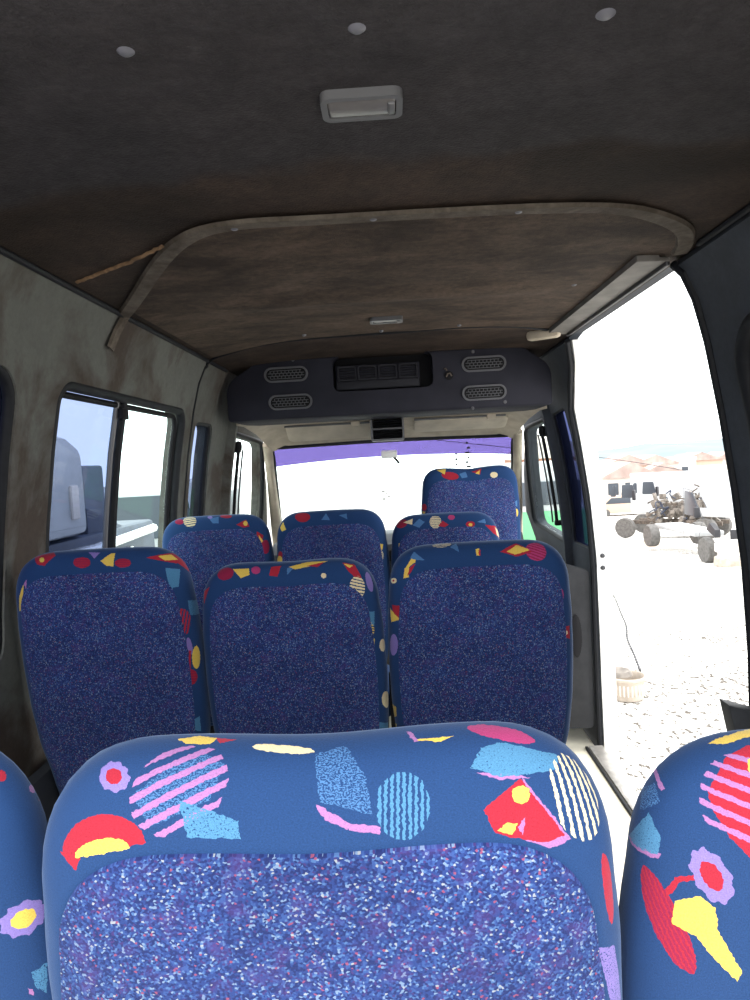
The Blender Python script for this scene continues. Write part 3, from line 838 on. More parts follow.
# ------------------------------------------------------------------ overhead console
CY = 3.42
t = thing('overhead_console', 'dark blue-grey overhead console with four oval grilles across the front of the cabin', 'console', (0, CY, 1.854))
t.scale = (1.069, 1.069, 1.069)
zb, zt = 1.692-1.83, 1.968-1.83
op = [(-.745, zb), (.735, zb), (.735, zt-.10), (.60, zt), (-.58, zt), (-.745, zt-.10)]
op = round_poly([(p[0], p[1]) for p in op], [.02, .02, .10, .10, .10, .10], 8)
rec = [(p[0]-.026, p[1]+.052) for p in rrect(.455, .160, .035, 6)]
shell = prism(op, 0, .40, 'Y', .012)
cut = prism(rec, -.1, .10, 'Y')
sh = boolean('shell', shell, [cut], [M['console']], t)
# unit in the recess
bay = link('radio_bay', rbox((.46, .015, .18), (-.026, .095, .052), .002), M['black'], t)
pl = link('vent_panel', rbox((.385, .05, .115), (-.050, .055, .036), .006), M['console'], t)
for i in range(4):
    x = -.050-.140+.0935*i
    link('vent_cell', ring_prism([(x+p[0], .054+p[1]) for p in rrect(.086, .066, .01, 4)], [(x+p[0], .054+p[1]) for p in rrect(.074, .054, .008, 4)], .018, .034, 'Y'), M['vent_dark'], pl)
    b = bmesh.new()
    for k in range(5): bm_add(b, rbox((.07, .006, .003), (x, .026, .054-.022+.011*k), .0008))
    link('vent_slat', b, M['black'], pl)
link('lower_bar', rbox((.380, .02, .040), (-.050, .025, .000), .006), M['vent_dark'], pl)
def oval(x, z, nm='speaker_grille'):
    o = link(nm, ring_prism([(x+p[0], z+p[1]) for p in rrect(.20, .068, .0339, 10)], [(x+p[0], z+p[1]) for p in rrect(.182, .052, .0259, 10)], -.008, .004, 'Y'), M['grille'], t)
    b = prism([(x+p[0], z+p[1]) for p in rrect(.186, .056, .0279, 10)], -.0015, .003, 'Y')
    link('backing', b, M['black'], o)
    b = bmesh.new()
    for k in range(4): bm_add(b, rbox((.165 if k in (1, 2) else .14, .003, .0028), (x, -.004, z-.018+.012*k), .0006))
    for k in range(9):
        for q in range(3): bm_add(b, rbox((.0028, .003, .012), (x-.068+.017*k+(.0085 if q % 2 else 0)-.004, -.004, z-.012+.012*q), .0006))
    link('mesh_bars', b, M['grille'], o)
for x, z in ((-.465, .064), (-.452, -.061), (.432, .061), (.428, -.068)): oval(x, z)
link('wiring_hole', lathe([(.001, -.002), (.020, -.002), (.022, .002), (.001, .002)], 16, 'Y', (.272, 0, .018)), M['black'], t)
b = tube([(.260, -.006, .012), (.266, -.014, .024), (.276, -.014, .026), (.284, -.008, .014)], .0035, 6)
bm_add(b, tube([(.264, -.004, .040), (.258, -.01, .050), (.252, -.004, .048)], .003, 6))
o = link('loose_wire', b, M['rust'], t); o['label'] = 'loose brown wire ends'
for x, z in ((.372, -.165+.03), (-.43, .128), (.385, .118), (.52, -.115)):
    link('screw', lathe([(.001, -.004), (.007, -.003), (.008, .001), (.001, .001)], 12, 'Y', (x, 0, z)), M['grille'], t)

# ------------------------------------------------------------------ ceiling lamps and studs
def lamp(y, label):
    z = ceil_z(0)-(.0 if y < 1.4 else .016)
    t = thing('ceiling_light', label, 'ceiling light', (-.018 if y < 1.4 else .002, y, z), group='ceiling lights')
    link('bezel', ring_prism(rrect(.116, .068, .014, 5), rrect(.098, .050, .008, 5), -.013, .002, 'Z'), M['grey_plastic'], t)
    link('diffuser', rbox((.100, .052, .016), (-.0, 0, -.004), .006, 3), M['lens'], t)
    link('switch', rbox((.010, .03, .008), (.042, 0, -.012), .002), M['grey_plastic'], t)
lamp(1.030, 'grey rectangular ceiling light in the rear headlining, nearest the camera')
lamp(2.50, 'small pale ceiling light in the forward headlining near the console')
STUDS = [  # x, y, size, words
    (-.299, 0.874, .011, 'round grey stud in the rear headlining to the left of the ceiling light'),
    (-.016, 0.864, .011, 'round grey stud in the rear headlining behind the ceiling light'),
    (.280, 0.870, .012, 'round grey stud in the rear headlining to the right of the ceiling light'),
    (-.306, 1.487, .010, 'pale stud at the left end of the joint strip'),
    (-.015, 1.487, .010, 'pale stud at the middle of the joint strip'),
    (.288, 1.497, .010, 'pale stud at the right end of the joint strip'),
    (-.302, 2.11, .009, 'small stud in the left half of the forward headlining'),
    (.206, 2.07, .009, 'small stud right of centre in the forward headlining'),
    (-.318, 2.735, .008, 'small stud beside the front seam on the left'),
    (-.019, 2.76, .008, 'small stud beside the front seam at the middle'),
    (.281, 2.73, .008, 'small stud beside the front seam on the right'),
    (.57, 2.15, .009, 'small stud in the headlining beside the door track')]
for x, y, r, lb in STUDS:
    z = ceil_z(x)-(.004 if y < 1.4 else (.016 if y < 1.6 else .017))+.006
    b = lathe([(.0005, -.006), (r*.6, -.0055), (r, -.002), (r*1.05, .002), (.0005, .004)], 16)
    o = link('headlining_stud', b, M['stud']); o.location = (x, y, z); tag(o, lb, 'stud', 'headlining studs')

# ------------------------------------------------------------------ seats
#MOTIFS-BEGIN
# woven motifs of each seat cover, in metres over the cloth
MOTIFS = {
    'near_left': [
        ('ell', 'red', (0.232, 0.8653), (0.0067, -0.002), (0.0, -0.0069)),
        ('ell', 'pink', (0.2721, 0.8305), (0.0049, -0.0043), (-0.0007, -0.0046)),
        ('poly', 'red', [(0.2843, 0.7965), (0.2865, 0.761), (0.2909, 0.7431), (0.2843, 0.7661)]),
        ('poly', 'red', [(0.2774, 0.8167), (0.2783, 0.8127), (0.2869, 0.7862)]),
        ('flower', 'lilac', (0.2326, 0.7091), (0.0283, 0.0036), (0.0038, -0.018), 'yellow'),
        ('poly', 'pink', [(0.2221, 0.6559), (0.2271, 0.6542), (0.2276, 0.6358), (0.2397, 0.6246), (0.2385, 0.6187), (0.2238, 0.6329)]),
        ('speck', 'teal', [(0.2291, 0.6535), (0.2482, 0.6559), (0.2415, 0.6275), (0.2311, 0.6372)], 0.4),
    ],
    'near_centre': [
        ('speck', 'sky', [(-0.1458, 0.8673), (-0.0928, 0.9139), (-0.0699, 0.8949), (-0.0811, 0.8596), (-0.1298, 0.8358)], 0.5),
        ('strell', 'pink', (-0.1074, 0.8731), (0.0387, 0.0225), (0.012, -0.0412), 6.0, 0.15),
        ('speck', 'teal', [(-0.1072, 0.8632), (-0.0614, 0.8563), (-0.0599, 0.8396), (-0.0429, 0.8319), (-0.0452, 0.8214), (-0.0998, 0.8251)], 0.38),
        ('flower', 'lilac', (-0.1685, 0.8874), (0.0195, -0.0002), (0.0058, -0.0184), 'red'),
        ('poly', 'yellow', [(-0.1168, 0.9314), (-0.098, 0.9352), (-0.0811, 0.9301), (-0.0858, 0.9219), (-0.1078, 0.923)]),
        ('poly', 'red', [(-0.0827, 0.931), (-0.0633, 0.9278), (-0.0772, 0.9222)]),
        ('ell', 'cream', (-0.0259, 0.9126), (0.0238, -0.0046), (-0.0003, -0.0055)),
        ('half', 'red', (-0.1758, 0.8148), (0.0423, 0.0067), (-0.004, 0.0335)),
        ('poly', 'red', [(-0.2219, 0.8103), (-0.1939, 0.814), (-0.2007, 0.7949)]),
        ('half', 'yellow', (-0.1748, 0.812), (0.0274, 0.0054), (-0.0019, 0.0138)),
        ('speck', 'sky', [(-0.0014, 0.9033), (0.02, 0.9146), (0.0366, 0.8785), (0.0419, 0.8394), (0.0028, 0.8534)], 0.5),
        ('poly', 'pink', [(-0.001, 0.8512), (0.0064, 0.847), (0.0247, 0.832), (0.0227, 0.8265), (0.0061, 0.8366)]),
        ('poly', 'pink', [(0.021, 0.8331), (0.0474, 0.8285), (0.0472, 0.8216), (0.0246, 0.8255)]),
        ('strell', 'teal', (0.0652, 0.8475), (0.0008, 0.0322), (0.0213, -0.0011), 9.0, -0.1),
        ('poly', 'pink', [(0.166, 0.8687), (0.2061, 0.806), (0.1851, 0.8011), (0.1622, 0.8105)]),
        ('poly', 'red', [(0.1286, 0.8407), (0.1633, 0.8679), (0.2002, 0.8109), (0.1821, 0.8061), (0.1368, 0.8174)]),
        ('ell', 'yellow', (0.1629, 0.852), (0.0086, -0.0006), (-0.001, -0.0085)),
        ('poly', 'yellow', [(0.139, 0.82), (0.1466, 0.826), (0.1568, 0.8268), (0.1515, 0.8158)]),
        ('poly', 'pink', [(0.1564, 0.8222), (0.1641, 0.8309), (0.1609, 0.8151)]),
        ('poly', 'pink', [(0.1192, 0.8827), (0.1498, 0.8746), (0.2073, 0.8733), (0.2033, 0.8686), (0.1443, 0.8674), (0.1197, 0.8771)]),
        ('speck', 'teal', [(0.1308, 0.9021), (0.1497, 0.9077), (0.2153, 0.8875), (0.205, 0.8725), (0.1446, 0.8704), (0.1208, 0.8811)], 0.33),
        ('ell', 'magenta', (0.1572, 0.9187), (0.0352, -0.012), (-0.0049, -0.0091)),
        ('poly', 'yellow', [(0.0739, 0.9157), (0.1093, 0.9181), (0.097, 0.9115)]),
        ('poly', 'pink', [(0.068, 0.928), (0.0723, 0.9275), (0.0793, 0.9138), (0.0751, 0.9135)]),
        ('strell', 'cream', (0.2242, 0.8438), (0.0018, -0.0434), (0.0326, -0.002), 7.0, 0.2),
        ('ell', 'red', (0.2469, 0.7478), (0.0024, -0.0333), (0.0092, -0.0035)),
        ('speck', 'lilac', [(0.2246, 0.7016), (0.2506, 0.6945), (0.2673, 0.6314), (0.2395, 0.647)], 0.4),
    ],
    'near_right': [
        ('poly', 'yellow', [(-0.2013, 0.9064), (-0.1659, 0.9269), (-0.1162, 0.9422), (-0.0958, 0.9429), (-0.1111, 0.922), (-0.1319, 0.9178), (-0.1574, 0.9193)]),
        ('poly', 'red', [(-0.135, 0.9166), (-0.1641, 0.902), (-0.1898, 0.8653), (-0.1886, 0.8469), (-0.1733, 0.8177), (-0.1564, 0.7992), (-0.1351, 0.7935), (-0.113, 0.9088)]),
        ('strell', 'pink', (-0.1621, 0.859), (0.033, -0.014), (-0.0168, -0.0448), 6.0, 0.35),
        ('ell', 'yellow', (-0.135, 0.8927), (0.0093, -0.0004), (-0.004, -0.012)),
        ('poly', 'pink', [(-0.2588, 0.8744), (-0.2529, 0.8774), (-0.2369, 0.8585), (-0.2421, 0.8547)]),
        ('poly', 'pink', [(-0.2921, 0.7744), (-0.2836, 0.7836), (-0.2394, 0.7866), (-0.2424, 0.78)]),
        ('speck', 'teal', [(-0.2564, 0.8254), (-0.2401, 0.8041), (-0.2426, 0.7843), (-0.2891, 0.7776)], 0.35),
        ('speck', 'sky', [(-0.275, 0.8436), (-0.2516, 0.8613), (-0.243, 0.8413), (-0.2709, 0.8208)], 0.5),
        ('ell', 'wine', (-0.2305, 0.7225), (0.0281, -0.0434), (0.0139, 0.0073)),
        ('strell', 'red', (-0.2305, 0.7225), (0.0281, -0.0434), (0.0139, 0.0073), 7.0, 0.3),
        ('poly', 'red', [(-0.2314, 0.7451), (-0.2333, 0.7516), (-0.224, 0.766), (-0.2181, 0.7666), (-0.2253, 0.751)]),
        ('poly', 'red', [(-0.224, 0.766), (-0.2051, 0.775), (-0.2049, 0.7689), (-0.2208, 0.7628)]),
        ('poly', 'red', [(-0.2069, 0.7747), (-0.1849, 0.7717), (-0.1865, 0.7654), (-0.2067, 0.7684)]),
        ('flower', 'lilac', (-0.19, 0.776), (0.0178, -0.0266), (-0.014, -0.0138), 'red'),
        ('poly', 'yellow', [(-0.2228, 0.7438), (-0.1997, 0.7535), (-0.1857, 0.7448), (-0.1808, 0.7192), (-0.2021, 0.7155), (-0.2255, 0.7237)]),
        ('poly', 'yellow', [(-0.181, 0.7215), (-0.1584, 0.6865), (-0.1622, 0.6778), (-0.1782, 0.6913), (-0.2022, 0.7164)]),
    ],
    'mid_left': [
        ('poly', 'red', [(-0.1756, 0.91), (-0.1137, 0.9257), (-0.0997, 0.9047), (-0.1234, 0.8682), (-0.1484, 0.8747)]),
        ('ell', 'yellow', (-0.1363, 0.8914), (0.0083, -0.0007), (0.0033, -0.0101)),
        ('ell', 'wine', (-0.0312, 0.873), (0.021, -0.0016), (0.0016, -0.0183)),
        ('strell', 'red', (-0.0312, 0.873), (0.021, -0.0016), (0.0016, -0.0183), 5.0, 0.3),
        ('poly', 'lilac', [(-0.0215, 0.9125), (0.0089, 0.9067), (-0.0017, 0.8838)]),
        ('poly', 'yellow', [(0.0134, 0.8744), (0.0352, 0.8995), (0.0466, 0.902), (0.0451, 0.8551), (0.029, 0.8578)]),
        ('ell', 'wine', (0.0674, 0.8647), (0.0193, -0.0012), (0.0005, -0.0149)),
        ('strell', 'red', (0.0674, 0.8647), (0.0193, -0.0012), (0.0005, -0.0149), 5.0, 0.4),
        ('poly', 'red', [(0.1237, 0.8785), (0.2117, 0.9002), (0.2631, 0.863), (0.2218, 0.853)]),
        ('poly', 'yellow', [(0.1596, 0.8831), (0.2061, 0.8909), (0.2313, 0.8676), (0.1802, 0.8669)]),
        ('poly', 'red', [(0.2228, 0.8569), (0.2558, 0.8747), (0.2709, 0.8501), (0.2829, 0.8106)]),
        ('ell', 'yellow', (0.264, 0.8615), (0.0028, -0.0045), (0.0038, -0.006)),
        ('speck', 'teal', [(0.1802, 0.843), (0.2311, 0.8322), (0.2143, 0.7823), (0.1954, 0.7829), (0.1852, 0.7949)], 0.3),
        ('speck', 'teal', [(0.1822, 0.7916), (0.1959, 0.7858), (0.1882, 0.7488), (0.1784, 0.7555)], 0.3),
        ('poly', 'yellow', [(-0.2091, 0.7787), (-0.1898, 0.8151), (-0.1945, 0.7399), (-0.2161, 0.7371)]),
        ('poly', 'pink', [(-0.1898, 0.8151), (-0.179, 0.829), (-0.1799, 0.8001)]),
        ('strell', 'red', (0.2065, 0.6887), (-0.0145, -0.0333), (0.0294, -0.0103), 6.0, -0.3),
        ('ell', 'lilac', (0.2225, 0.6268), (0.0016, -0.0225), (0.0091, -0.0018)),
        ('poly', 'red', [(0.2181, 0.6173), (0.2251, 0.6145), (0.2149, 0.5651), (0.208, 0.5666)]),
        ('ell', 'yellow', (0.2416, 0.5927), (0.0162, -0.0048), (-0.0058, -0.0284)),
        ('ell', 'wine', (0.2088, 0.5486), (0.0277, -0.006), (-0.0031, -0.0207)),
        ('strell', 'red', (0.2088, 0.5486), (0.0277, -0.006), (-0.0031, -0.0207), 6.0, 0.2),
        ('strell', 'cream', (0.2858, 0.7903), (0.0009, -0.0099), (0.0011, -0.021), 5.0, 0.0),
        ('poly', 'red', [(0.2948, 0.7343), (0.2947, 0.7467), (0.2948, 0.7281)]),
        ('speck', 'teal', [(0.2386, 0.7408), (0.2946, 0.7298), (0.2913, 0.6906), (0.2399, 0.7033)], 0.4),
        ('poly', 'teal', [(0.1982, 0.4347), (0.2287, 0.437), (0.2287, 0.3956), (0.2011, 0.4081)]),
    ],
    'mid_centre': [
        ('ell', 'wine', (-0.1587, 0.8845), (0.0268, 0.0076), (0.0115, -0.023)),
        ('poly', 'yellow', [(-0.1338, 0.8984), (-0.0899, 0.8974), (-0.0874, 0.8737), (-0.109, 0.8635)]),
        ('ell', 'magenta', (-0.0721, 0.89), (0.011, -0.0007), (0.0006, -0.0152)),
        ('poly', 'red', [(-0.0356, 0.9009), (-0.0123, 0.9037), (-0.0202, 0.8633), (-0.0396, 0.8675)]),
        ('poly', 'sky', [(0.0014, 0.8914), (0.0229, 0.8998), (0.0019, 0.8682)]),
        ('poly', 'yellow', [(0.0048, 0.8975), (0.0478, 0.9162), (0.0978, 0.9139), (0.0692, 0.8971), (0.0199, 0.8859)]),
        ('poly', 'red', [(0.0458, 0.8969), (0.0884, 0.9082), (0.0734, 0.8892)]),
        ('ell', 'cream', (0.0884, 0.8586), (0.0063, -0.0004), (-0.0001, -0.0081)),
        ('poly', 'red', [(0.1391, 0.9031), (0.1809, 0.8943), (0.198, 0.8444), (0.178, 0.8444), (0.1554, 0.8717)]),
        ('poly', 'yellow', [(0.1418, 0.8986), (0.1738, 0.89), (0.1612, 0.8805)]),
        ('strell', 'cream', (0.1797, 0.8192), (0.0236, -0.0074), (-0.0073, -0.0313), 7.0, -0.4),
        ('ell', 'lilac', (0.2262, 0.83), (0.001, -0.0322), (0.0147, -0.0005)),
        ('speck', 'teal', [(0.1905, 0.749), (0.2282, 0.7416), (0.2203, 0.7053), (0.1972, 0.718)], 0.3),
        ('strell', 'yellow', (0.2026, 0.7013), (0.0168, -0.0037), (-0.0013, -0.0192), 6.0, 0.0),
        ('poly', 'yellow', [(0.2117, 0.6772), (0.2185, 0.6742), (0.2081, 0.6327), (0.2008, 0.6372)]),
        ('ell', 'cream', (0.2542, 0.6489), (0.0187, -0.0057), (-0.0038, -0.0153)),
        ('ell', 'cream', (0.2539, 0.5034), (0.0243, -0.0111), (-0.003, -0.0218)),
        ('poly', 'teal', [(0.214, 0.4539), (0.2758, 0.4284), (0.2775, 0.3954), (0.2128, 0.424)]),
        ('poly', 'red', [(-0.2471, 0.8204), (-0.2129, 0.8384), (-0.234, 0.7832)]),
    ],
    'mid_right': [
        ('poly', 'yellow', [(-0.1971, 0.8107), (-0.194, 0.8408), (-0.1787, 0.851), (-0.1798, 0.8144)]),
        ('poly', 'yellow', [(-0.1938, 0.8376), (-0.172, 0.8739), (-0.1566, 0.8763), (-0.1596, 0.8598), (-0.1806, 0.8439)]),
        ('poly', 'red', [(-0.1841, 0.8181), (-0.1773, 0.8429), (-0.1586, 0.8566), (-0.1718, 0.8307)]),
        ('poly', 'sky', [(-0.1776, 0.8732), (-0.1655, 0.8981), (-0.1311, 0.8634), (-0.1555, 0.8662)]),
        ('strell', 'cream', (-0.0861, 0.9222), (0.0228, 0.0004), (-0.0009, -0.0141), 5.0, -0.2),
        ('poly', 'sky', [(-0.067, 0.9059), (-0.0511, 0.9277), (-0.0469, 0.8849)]),
        ('poly', 'yellow', [(-0.0069, 0.8917), (0.0012, 0.895), (0.0033, 0.8687), (-0.0061, 0.8693)]),
        ('poly', 'red', [(-0.0009, 0.8886), (0.0038, 0.8882), (0.0033, 0.8687), (-0.0014, 0.87)]),
        ('ell', 'wine', (0.1407, 0.8772), (0.0281, -0.013), (-0.0125, -0.0297)),
        ('strell', 'magenta', (0.1407, 0.8772), (0.0281, -0.013), (-0.0125, -0.0297), 7.0, -0.3),
        ('poly', 'red', [(0.0496, 0.879), (0.0902, 0.9097), (0.128, 0.8743), (0.0873, 0.8603)]),
        ('poly', 'yellow', [(0.0652, 0.878), (0.0914, 0.9015), (0.1221, 0.8803), (0.0839, 0.8667)]),
        ('ell', 'magenta', (0.1961, 0.744), (0.0164, -0.003), (-0.0015, -0.0192)),
        ('poly', 'red', [(0.2061, 0.6622), (0.2336, 0.6602), (0.2358, 0.6251), (0.2092, 0.6343)]),
        ('ell', 'cream', (0.2194, 0.6444), (0.006, -0.001), (-0.0001, -0.005)),
        ('ell', 'cream', (-0.237, 0.7994), (0.0156, 0.0028), (0.0013, -0.0079)),
        ('ell', 'red', (-0.237, 0.7994), (0.0055, 0.001), (0.0006, -0.003)),
        ('poly', 'red', [(-0.2417, 0.7326), (-0.2038, 0.734), (-0.2072, 0.6986), (-0.2345, 0.7061)]),
        ('poly', 'yellow', [(-0.2544, 0.7249), (-0.2316, 0.7132), (-0.206, 0.7003), (-0.2453, 0.6886)]),
        ('ell', 'lilac', (-0.2384, 0.6303), (-0.0019, -0.0277), (0.0197, 0.004)),
        ('poly', 'yellow', [(-0.2804, 0.4578), (-0.243, 0.4631), (-0.2449, 0.4356), (-0.2777, 0.4164)]),
        ('poly', 'yellow', [(-0.2693, 0.4044), (-0.2522, 0.4098), (-0.271, 0.3693), (-0.272, 0.3712)]),
    ],
    'front_left': [
        ('strell', 'cream', (-0.0909, 0.8943), (0.0255, 0.0044), (0.0098, -0.0376), 6.0, -0.5),
        ('ell', 'wine', (-0.139, 0.894), (0.0247, -0.0031), (0.0057, -0.0187)),
        ('poly', 'sky', [(-0.0142, 0.8991), (0.0216, 0.9122), (0.0246, 0.8688), (0.0009, 0.8705)]),
        ('ell', 'lilac', (-0.0128, 0.9115), (0.0095, -0.001), (0.0024, -0.0135)),
        ('ell', 'red', (0.0495, 0.9139), (0.0233, -0.0027), (0.0028, -0.016)),
        ('poly', 'red', [(0.0913, 0.8577), (0.1335, 0.8832), (0.1488, 0.8455), (0.1208, 0.8416)]),
        ('ell', 'yellow', (0.131, 0.8625), (0.0098, -0.0005), (-0.0001, -0.0127)),
        ('poly', 'red', [(0.1812, 0.8198), (0.2133, 0.7966), (0.1936, 0.7499), (0.1748, 0.7723)]),
        ('poly', 'yellow', [(0.1896, 0.8026), (0.2107, 0.7666), (0.1854, 0.757)]),
        ('ell', 'wine', (0.2165, 0.7458), (0.0261, -0.004), (-0.0051, -0.0282)),
    ],
    'front_centre': [
        ('ell', 'red', (-0.1057, 0.8876), (0.0322, -0.0033), (0.0018, -0.0302)),
        ('poly', 'yellow', [(-0.2261, 0.8343), (-0.2068, 0.8647), (-0.1807, 0.8254), (-0.206, 0.8142)]),
        ('poly', 'sky', [(-0.0303, 0.8634), (-0.0129, 0.8994), (0.0023, 0.8598)]),
        ('poly', 'sky', [(0.0364, 0.8834), (0.0662, 0.8928), (0.0685, 0.8595)]),
        ('ell', 'red', (-0.2211, 0.7111), (0.0177, 0.0013), (-0.0011, -0.0159)),
        ('ell', 'yellow', (-0.2318, 0.6884), (0.0258, 0.0041), (-0.0023, -0.0201)),
        ('strell', 'cream', (0.1966, 0.692), (0.0206, -0.0021), (-0.0026, -0.0225), 6.0, -0.3),
        ('poly', 'yellow', [(0.1904, 0.7417), (0.222, 0.7332), (0.2122, 0.7131), (0.1945, 0.7172)]),
        ('poly', 'lilac', [(0.1666, 0.7778), (0.1842, 0.7702), (0.1707, 0.7472)]),
    ],
    'front_right': [
        ('strell', 'cream', (-0.0371, 0.8698), (0.0222, -0.0017), (-0.0016, -0.0345), 7.0, -0.5),
        ('ell', 'wine', (-0.1928, 0.8721), (0.0377, 0.0101), (0.0145, -0.0246)),
        ('strell', 'red', (-0.1928, 0.8721), (0.0377, 0.0101), (0.0145, -0.0246), 5.0, 0.2),
        ('poly', 'sky', [(-0.1276, 0.8575), (-0.0975, 0.8907), (-0.0776, 0.8702), (-0.0995, 0.8424)]),
        ('poly', 'cream', [(-0.1762, 0.8757), (-0.1266, 0.8937), (-0.1299, 0.8604)]),
        ('poly', 'red', [(-0.0281, 0.8464), (-0.0096, 0.8721), (0.0125, 0.8501), (-0.0032, 0.8384)]),
        ('ell', 'magenta', (0.0249, 0.8895), (0.0131, -0.0011), (-0.0011, -0.0152)),
        ('ell', 'red', (0.0954, 0.8476), (0.0181, -0.001), (-0.0008, -0.0143)),
        ('ell', 'yellow', (0.0953, 0.8451), (0.0074, -0.0004), (-0.0004, -0.0077)),
        ('poly', 'sky', [(0.122, 0.857), (0.1639, 0.8724), (0.1667, 0.8479)]),
        ('poly', 'red', [(0.1587, 0.8419), (0.2266, 0.8281), (0.2631, 0.7534), (0.1989, 0.7971)]),
        ('poly', 'cream', [(0.2195, 0.8248), (0.2485, 0.7963), (0.2639, 0.7564), (0.2246, 0.785)]),
        ('poly', 'yellow', [(-0.1958, 0.7737), (-0.1684, 0.7811), (-0.1762, 0.7431), (-0.1956, 0.7414)]),
    ],
    'cab': [
        ('ell', 'red', (-0.0939, 0.9768), (0.0415, -0.0108), (-0.0059, -0.024)),
        ('poly', 'yellow', [(-0.1661, 1.026), (-0.1094, 1.0281), (-0.1198, 0.9852)]),
        ('poly', 'sky', [(-0.0477, 0.9856), (-0.0186, 1.0006), (-0.0121, 0.9631), (-0.0377, 0.9576)]),
        ('poly', 'red', [(0.006, 0.9984), (0.0515, 1.0186), (0.0441, 0.9748)]),
        ('poly', 'yellow', [(0.0227, 0.9846), (0.0438, 1.0099), (0.0404, 0.9752)]),
        ('ell', 'cream', (0.1107, 0.967), (0.0184, -0.0014), (-0.0008, -0.018)),
        ('ell', 'yellow', (0.2273, 0.7593), (0.0196, -0.0024), (-0.0014, -0.0197)),
        ('poly', 'sky', [(0.2062, 0.8132), (0.243, 0.8196), (0.2383, 0.7846)]),
        ('ell', 'red', (-0.2534, 0.8074), (0.0237, 0.0019), (0.0001, -0.0172)),
        ('poly', 'yellow', [(-0.2718, 0.7881), (-0.2396, 0.7856), (-0.2595, 0.7663)]),
    ],
}
#MOTIFS-END
def seat_outline(W, H, dip, lean=0., N_=160, r=.085):
    def hw(t):   # half-width factor, t 0 bottom..1 top
        K = [(0, .72), (.2, .80), (.33, .88), (.45, .965), (.56, .995), (.68, 1.0), (.80, .985), (.90, .95), (1, .90)]
        for (a, va), (c, vc) in zip(K, K[1:]):
            if t <= c:
                s = (t-a)/(c-a); s = s*s*(3-2*s)*.5+s*.5
                return va+(vc-va)*s
        return K[-1][1]
    L_ = [(-W/2*hw(i/30), H*i/30) for i in range(31)]
    R_ = [(W/2*hw(i/30), H*i/30) for i in range(31)]
    poly = R_[:-1]+[R_[-1]]+[L_[-1]]+L_[:-1][::-1]
    rad = [.06]+[0]*29+[r, r]+[0]*29+[.06]
    # fillet the corners against neighbours far enough away
    top = [R_[-1], L_[-1]]
    def corner(c, a, b_, rr, n=12):
        c, a, b_ = Vector(c), Vector(a), Vector(b_)
        da, db = (a-c).normalized(), (b_-c).normalized()
        s, e = c+da*rr, c+db*rr
        return [((1-j/n)**2*s+2*(j/n)*(1-j/n)*c+(j/n)**2*e) for j in range(n+1)]
    pts = []
    side_r = [Vector(p) for p in R_ if .05 < p[1] < H-r*.9]
    side_l = [Vector(p) for p in L_ if .05 < p[1] < H-r*.9][::-1]
    pts += corner(R_[0], L_[0], R_[3], .05)
    pts += side_r
    pts += corner(R_[-1], side_r[-1], L_[-1], r)
    nt = 16
    a, c = pts[-1].x, -pts[-1].x
    pts += [Vector((a+(c-a)*i/nt, H)) for i in range(1, nt)]
    pts += corner(L_[-1], R_[-1], side_l[0], r)
    pts += side_l
    pts += corner(L_[0], L_[3], R_[0], .05)
    # saddle and crown of the top edge
    for p in pts:
        k = max(0, min(1, (p.y-(H-.16))/.16))
        p.y += k*(-dip*math.exp(-(p.x/(W*.17))**2)+.006*math.cos(p.x/W*PI))
        p.x += lean*(p.y/H)**2
    # resample evenly
    n = len(pts); d = [0]
    for i in range(n): d.append(d[-1]+(pts[(i+1) % n]-pts[i]).length)
    out = []; j = 0
    for k in range(N_):
        s = d[-1]*k/N_
        while d[j+1] < s: j += 1
        t = (s-d[j])/max(1e-9, d[j+1]-d[j])
        out.append(pts[j].lerp(pts[(j+1) % n], t))
    return out
def pillow(outl, H, T, smin, smax, both=True, off=0.0, rings=None, mg=.86, side=.024, W_=.44):
    """cushion body grown from an outline: concentric rings swelling to half thickness; also fills in UVs in metres"""
    zc = H*.5; n = len(outl)
    S = rings or [1, .997, .988, .972, .95, .92, .885, .85, .80, .72, .6, .45, .3, .15]
    S = [s for s in S if smin <= s <= smax]
    nor = []
    for i in range(n):
        t = (outl[(i+1) % n]-outl[i-1]).normalized(); nor.append(Vector((t.y, -t.x)))
    def dep(s): return T/2*max(0., 1-s**5.5)**(1/2.6)
    b = bmesh.new(); uvs = {}
    def sxf(s): return 1-(1-s)/(1-mg)*(2*side/W_) if s >= mg else s/mg*(1-2*side/W_)
    def ring(s, sg):
        vs = []
        for i, p in enumerate(outl):
            x, z = p.x*sxf(s), zc+(p.y-zc)*s
            y = sg*(dep(s)+off)
            v = b.verts.new((x, y, z))
            q = y+T/2+off
            uvs[v] = (x+nor[i].x*q, z+nor[i].y*q)
            vs.append(v)
        return vs
    sides = (-1, 1) if both else (-1,)
    rim = None
    for sg in sides:
        prev = None
        for s in S:
            if s == 1 and rim is not None: cur = rim
            else:
                cur = ring(s, sg)
                if s == 1: rim = cur
            if prev:
                for i in range(n): b.faces.new((prev[i], prev[(i+1) % n], cur[(i+1) % n], cur[i]))
            prev = cur
        c = b.verts.new((0, sg*(T/2+off), zc)); uvs[c] = (0, zc)
        for i in range(n): b.faces.new((prev[i], prev[(i+1) % n], c))
    if not both:      # close the sheet with a short return towards the body
        first = [v for v in b.verts][:n]
        back = []
        for i, v in enumerate(first):
            w_ = b.verts.new((v.co.x*1.004, v.co.y+off+.006, zc+(v.co.z-zc)*1.004)); uvs[w_] = uvs[v]; back.append(w_)
        for i in range(n): b.faces.new((first[i], first[(i+1) % n], back[(i+1) % n], back[i]))
    bmesh.ops.recalc_face_normals(b, faces=b.faces[:])
    lay = b.loops.layers.uv.new('UVMap')
    for f in b.faces:
        for l in f.loops: l[lay].uv = uvs[l.vert]
    return b
